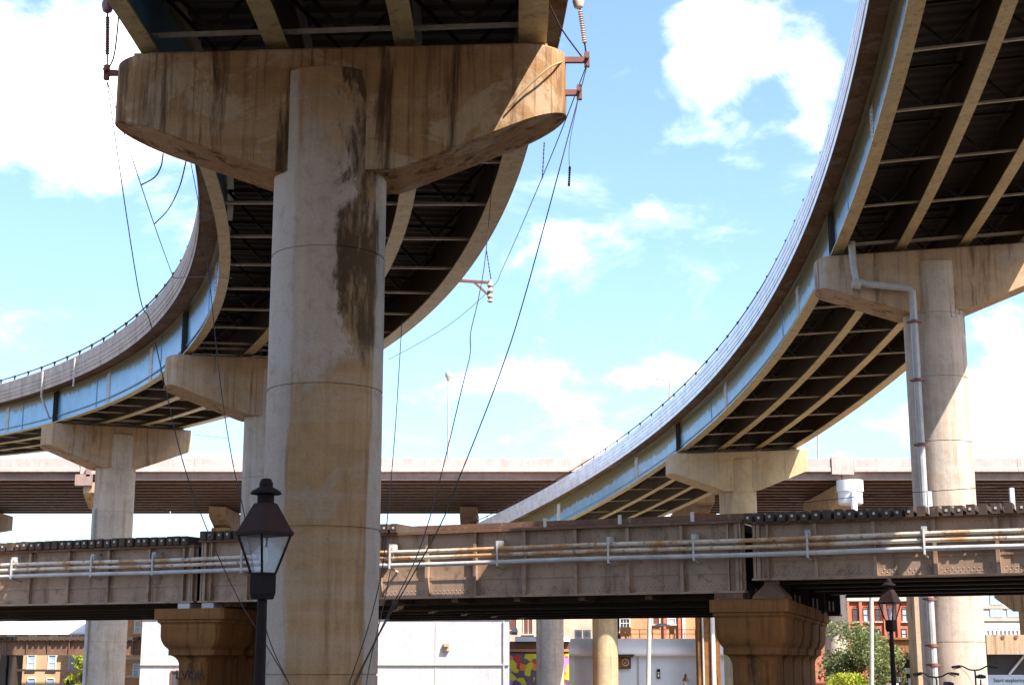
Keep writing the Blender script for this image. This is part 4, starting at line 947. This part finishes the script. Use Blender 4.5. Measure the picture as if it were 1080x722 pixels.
# ------------------------------------------------------------------ planting
def tree(px, py_top, Y, w, label, mat, n=5000, seed=1, leaf_s=.11, name='tree', grp=None):
    rnd = random.Random(seed); top = at(px, py_top, Y); zb = gz(Y); H = top.z - zb; x = top.x
    root = thing(name, (x, Y, zb), label, name.replace('_', ' '), grp)
    tr = MB().tube([(x, Y, zb), (x + .05, Y, zb + H * .3), (x - .04, Y, zb + H * .55), (x + .02, Y, zb + H * .85)], [.17 * H / 6, .13 * H / 6, .08 * H / 6, .02], 8); 
    clumps = []
    for i in range(26):
        a = rnd.uniform(0, 2 * math.pi); t = rnd.uniform(.30, .93); rr = w / 2 * (1 - abs(t - .5) ** 2 * 2.2) * rnd.uniform(.35, .95)
        c = Vector((x + rr * math.cos(a), Y + rr * math.sin(a), zb + H * t)); clumps.append((c, rnd.uniform(.16, .3) * w))
        tr.tube([(x, Y, zb + H * t * .62), (Vector((x, Y, zb + H * t * .62)) + c) / 2 + Vector((0, 0, .1)), c], [.05, .03, .01], 5)
    tr.build('trunk', M['trunk'], root)
    mb = MB()
    for i in range(n):
        c, r = rnd.choice(clumps); d = Vector((rnd.gauss(0, 1), rnd.gauss(0, 1), rnd.gauss(0, .8))).normalized() * r * rnd.random() ** .45; q = c + d
        if q.z > top.z + .1: continue
        u = Vector((rnd.gauss(0, 1), rnd.gauss(0, 1), rnd.gauss(0, 1))).normalized(); v = u.cross(Vector((rnd.gauss(0, 1), rnd.gauss(0, 1), rnd.gauss(0, 1)))).normalized(); s = leaf_s * rnd.uniform(.7, 1.4)
        mb.add([q - u * s, q + v * s * .5, q + u * s, q - v * s * .5], [(0, 1, 2, 3)])
    mb.build('crown', mat, root)
    return root
tree(900, 654, 100, 4.4, 'leafy green tree right of the dark side of the right stone pier', M['leaf'], 7000, 1)
tree(938, 678, 103, 2.6, 'smaller green tree behind the right lantern lamp', M['leaf'], 3500, 2)
tree(969, 682, 96, 2.0, 'dark green tree against the brown retaining wall', M['leaf_dark'], 3500, 3)
tree(88, 686, 120, 2.2, 'small yellow green tree beside the far left round column', M['leaf_lime'], 3000, 4)
tree(893, 711, 84, 3.0, 'bright lime shrub at the foot of the leafy green tree', M['leaf_lime'], 4500, 5, .1, 'shrub')

# ------------------------------------------------------------------ bicycles
def bicycle(x, y, zb, ang, label, hscale=1.0):
    root = thing('bicycle', (x, y, zb), label, 'bicycle', 'bicycles at the kerb')
    ca, sa = math.cos(ang), math.sin(ang)
    def T(u, v, z): return Vector((x + u * ca - v * sa, y + u * sa + v * ca, zb + z * hscale))
    for u in (-.52, .52):
        ring = [T(u + .33 * math.cos(a), 0, .345 + .33 * math.sin(a)) for a in [k * math.pi / 16 for k in range(33)]]
        wh = MB().tube(ring, .018, 6, cap=False).build('wheel', M['rubber'], root, smooth=True)
        mb = MB()
        for k in range(16): a = k * math.pi / 8; mb.tube([T(u, .02 * (-1) ** k, .345), T(u + .32 * math.cos(a), 0, .345 + .32 * math.sin(a))], .0025, 3)
        mb.tube([T(u, -.05, .345), T(u, .05, .345)], .02, 8); mb.build('spokes', M['chrome'], wh)
    bb, st, ht, hb, ra, fa = T(-.08, 0, .29), T(-.24, 0, .78), T(.36, 0, .84), T(.39, 0, .72), T(-.52, 0, .345), T(.52, 0, .345)
    mb = MB().tube([bb, st], .016).tube([st, ht], .016).tube([bb, hb], .018).tube([ht, hb], .02)
    for v in (-.05, .05): o = T(0, v, 0) - T(0, 0, 0); mb.tube([bb + o * .5, ra + o], .009, 6).tube([st + o * .3, ra + o], .008, 6).tube([hb + o, fa + o], .011, 6)
    mb.build('frame', M['bike_paint'], root, smooth=True)
    MB().tube([st, T(-.275, 0, .93)], .013).build('seat_post', M['chrome'], root)
    MB().sections([[T(u, v * w, .95 + h) for v, h in ((-.07, 0), (-.06, .04), (0, .055), (.06, .04), (.07, 0), (0, -.01))] for u, w in ((-.42, .8), (-.36, 1.1), (-.25, .75), (-.15, .3), (-.08, .22))]).build('saddle', M['rubber'], root, smooth=True)
    MB().box(T(-.40, 0, .82), (.08, .05, .08)).build('rear_reflector', M['rust_iron'], root)
    hbar = MB().tube([ht, T(.35, 0, 1.02), T(.40, 0, 1.06)], .014).tube(curve([T(.36, -.33, 1.10), T(.38, -.2, 1.12), T(.41, -.07, 1.065), T(.41, .07, 1.065), T(.38, .2, 1.12), T(.36, .33, 1.10)]), .012).build('handlebar', M['bike_paint'], root, smooth=True)
    for v in (-1, 1):
        MB().tube([T(.355, v * .34, 1.10), T(.372, v * .22, 1.118)], .019, 8).build('grip', M['rubber'], hbar); MB().tube([T(.40, v * .2, 1.10), T(.44, v * .31, 1.07)], .007, 5).build('brake_lever', M['rubber'], hbar)
    MB().tube(curve([T(.44, .2, 1.09), T(.52, .1, 1.0), T(.46, .03, .85)]), .004, 4).build('brake_cable', M['rubber'], hbar)
    MB().tube([T(-.08, -.09, .29), T(-.08, .09, .29)], .012).tube([T(-.08, .09, .29), T(-.0, .1, .14)], .009).tube([T(-.08, -.09, .29), T(-.16, -.1, .44)], .009).box(T(0, .14, .14), (.09, .09, .02)).box(T(-.16, -.14, .44), (.09, .09, .02)).build('crankset', M['chrome'], root)
    MB().tube([T(-.2, .06, .3), T(-.26, .24, .01)], .01).build('kickstand', M['chrome'], root)
p = at(1028, 704, 22.8); bicycle(p.x + .12, 23.05, .13, -2.1 + math.pi + .35, 'dark bicycle seen end on before the foot of the right pier, handlebar highest', 1.02)
p = at(986, 712, 22.2); bicycle(p.x + .22, 22.6, .05, -2.1 + math.pi + .5, 'dark bicycle left of the other one, its handlebar lower', 1.0)

# ------------------------------------------------------------------ sky, sun, view
SUN = Vector((.53, -.55, 1.0)).normalized()
el = math.asin(SUN.z); az = math.atan2(SUN.x, SUN.y)
sd = bpy.data.lights.new('sun', 'SUN'); sd.energy = 5.0; sd.angle = R(.45); sd.color = (1, .95, .87)
so = bpy.data.objects.new('sun', sd); COL.objects.link(so); so.rotation_euler = SUN.to_track_quat('Z', 'Y').to_euler(); so.location = (40, -40, 80)
w = bpy.data.worlds.new('World'); C.world = w; w.use_nodes = True; nt = w.node_tree; bg = nt.nodes['Background']
sky = N(nt, 'ShaderNodeTexSky', sky_type='NISHITA'); sky.sun_disc = False; sky.sun_elevation = el; sky.sun_rotation = az; sky.altitude = 50; sky.air_density = 1.0; sky.dust_density = 2.2; sky.ozone_density = 1.0
tc = N(nt, 'ShaderNodeTexCoord'); DIR = tc.outputs['Generated']
mp = N(nt, 'ShaderNodeMapping'); mp.inputs['Scale'].default_value = (1, 1, 1.7); nt.links.new(DIR, mp.inputs[0])
nz = noise(nt, mp.outputs[0], 9, 10, .58, .25)
field = mth(nt, 'SUBTRACT', nz, .5)
field = mth(nt, 'MULTIPLY', field, 2.7)
for px, py, sx, sy, amp in ((20, 95, 310, 175, 1.0), (130, 165, 190, 85, .4), (742, 50, 95, 78, .85), (805, 58, 95, 52, .5), (868, 72, 75, 52, .7), (858, 130, 45, 55, .45), (575, 405, 240, 42, .36), (700, 398, 110, 40, .25), (545, 320, 120, 70, .32), (585, 270, 60, 30, .25), (1060, 400, 120, 170, .62), (60, 330, 240, 60, .12), (430, 300, 120, 120, .1), (700, 225, 40, 25, .3), (640, 500, 900, 75, .34), (530, 270, 50, 40, .2)):
    d = ray(px, py).normalized()
    sb = N(nt, 'ShaderNodeVectorMath', operation='SUBTRACT'); nt.links.new(DIR, sb.inputs[0]); sb.inputs[1].default_value = d
    ml = N(nt, 'ShaderNodeVectorMath', operation='MULTIPLY'); nt.links.new(sb.outputs[0], ml.inputs[0]); ml.inputs[1].default_value = (F_PX / sx, F_PX / sx, F_PX / sy)
    ln = N(nt, 'ShaderNodeVectorMath', operation='LENGTH'); nt.links.new(ml.outputs[0], ln.inputs[0])
    field = mth(nt, 'ADD', field, ramp(nt, ln.outputs['Value'], 0, 1, amp, 0))
cl = ramp(nt, field, .2, .95)
skyt = mix(nt, 1.0, sky.outputs[0], (.92, 1.03, 1.12), 'MULTIPLY')
mp2 = N(nt, 'ShaderNodeMapping'); mp2.inputs['Scale'].default_value = (1, 1, 2.6); mp2.inputs['Location'].default_value = (3, 1, 2); nt.links.new(DIR, mp2.inputs[0])
wisp = ramp(nt, noise(nt, mp2.outputs[0], 5, 9, .62, .5), .54, .8, 0, .4)
cl = mth(nt, 'MAXIMUM', cl, wisp)
shade = ramp(nt, noise(nt, mp.outputs[0], 14, 8, .6, .2), .38, .62)
skyc = mix(nt, cl, skyt, mix(nt, shade, (7.6, 8.3, 9.2), (10.2, 10.1, 10.1)))
nt.links.new(skyc, bg.inputs['Color']); bg.inputs['Strength'].default_value = .132
C.view_settings.view_transform = 'Standard'; C.view_settings.look = 'None'; C.view_settings.gamma = 1; C.view_settings.exposure = 1.3; C.view_settings.use_curve_mapping = False
C.render.engine = 'CYCLES'; C.render.resolution_x = 1024; C.render.resolution_y = 684
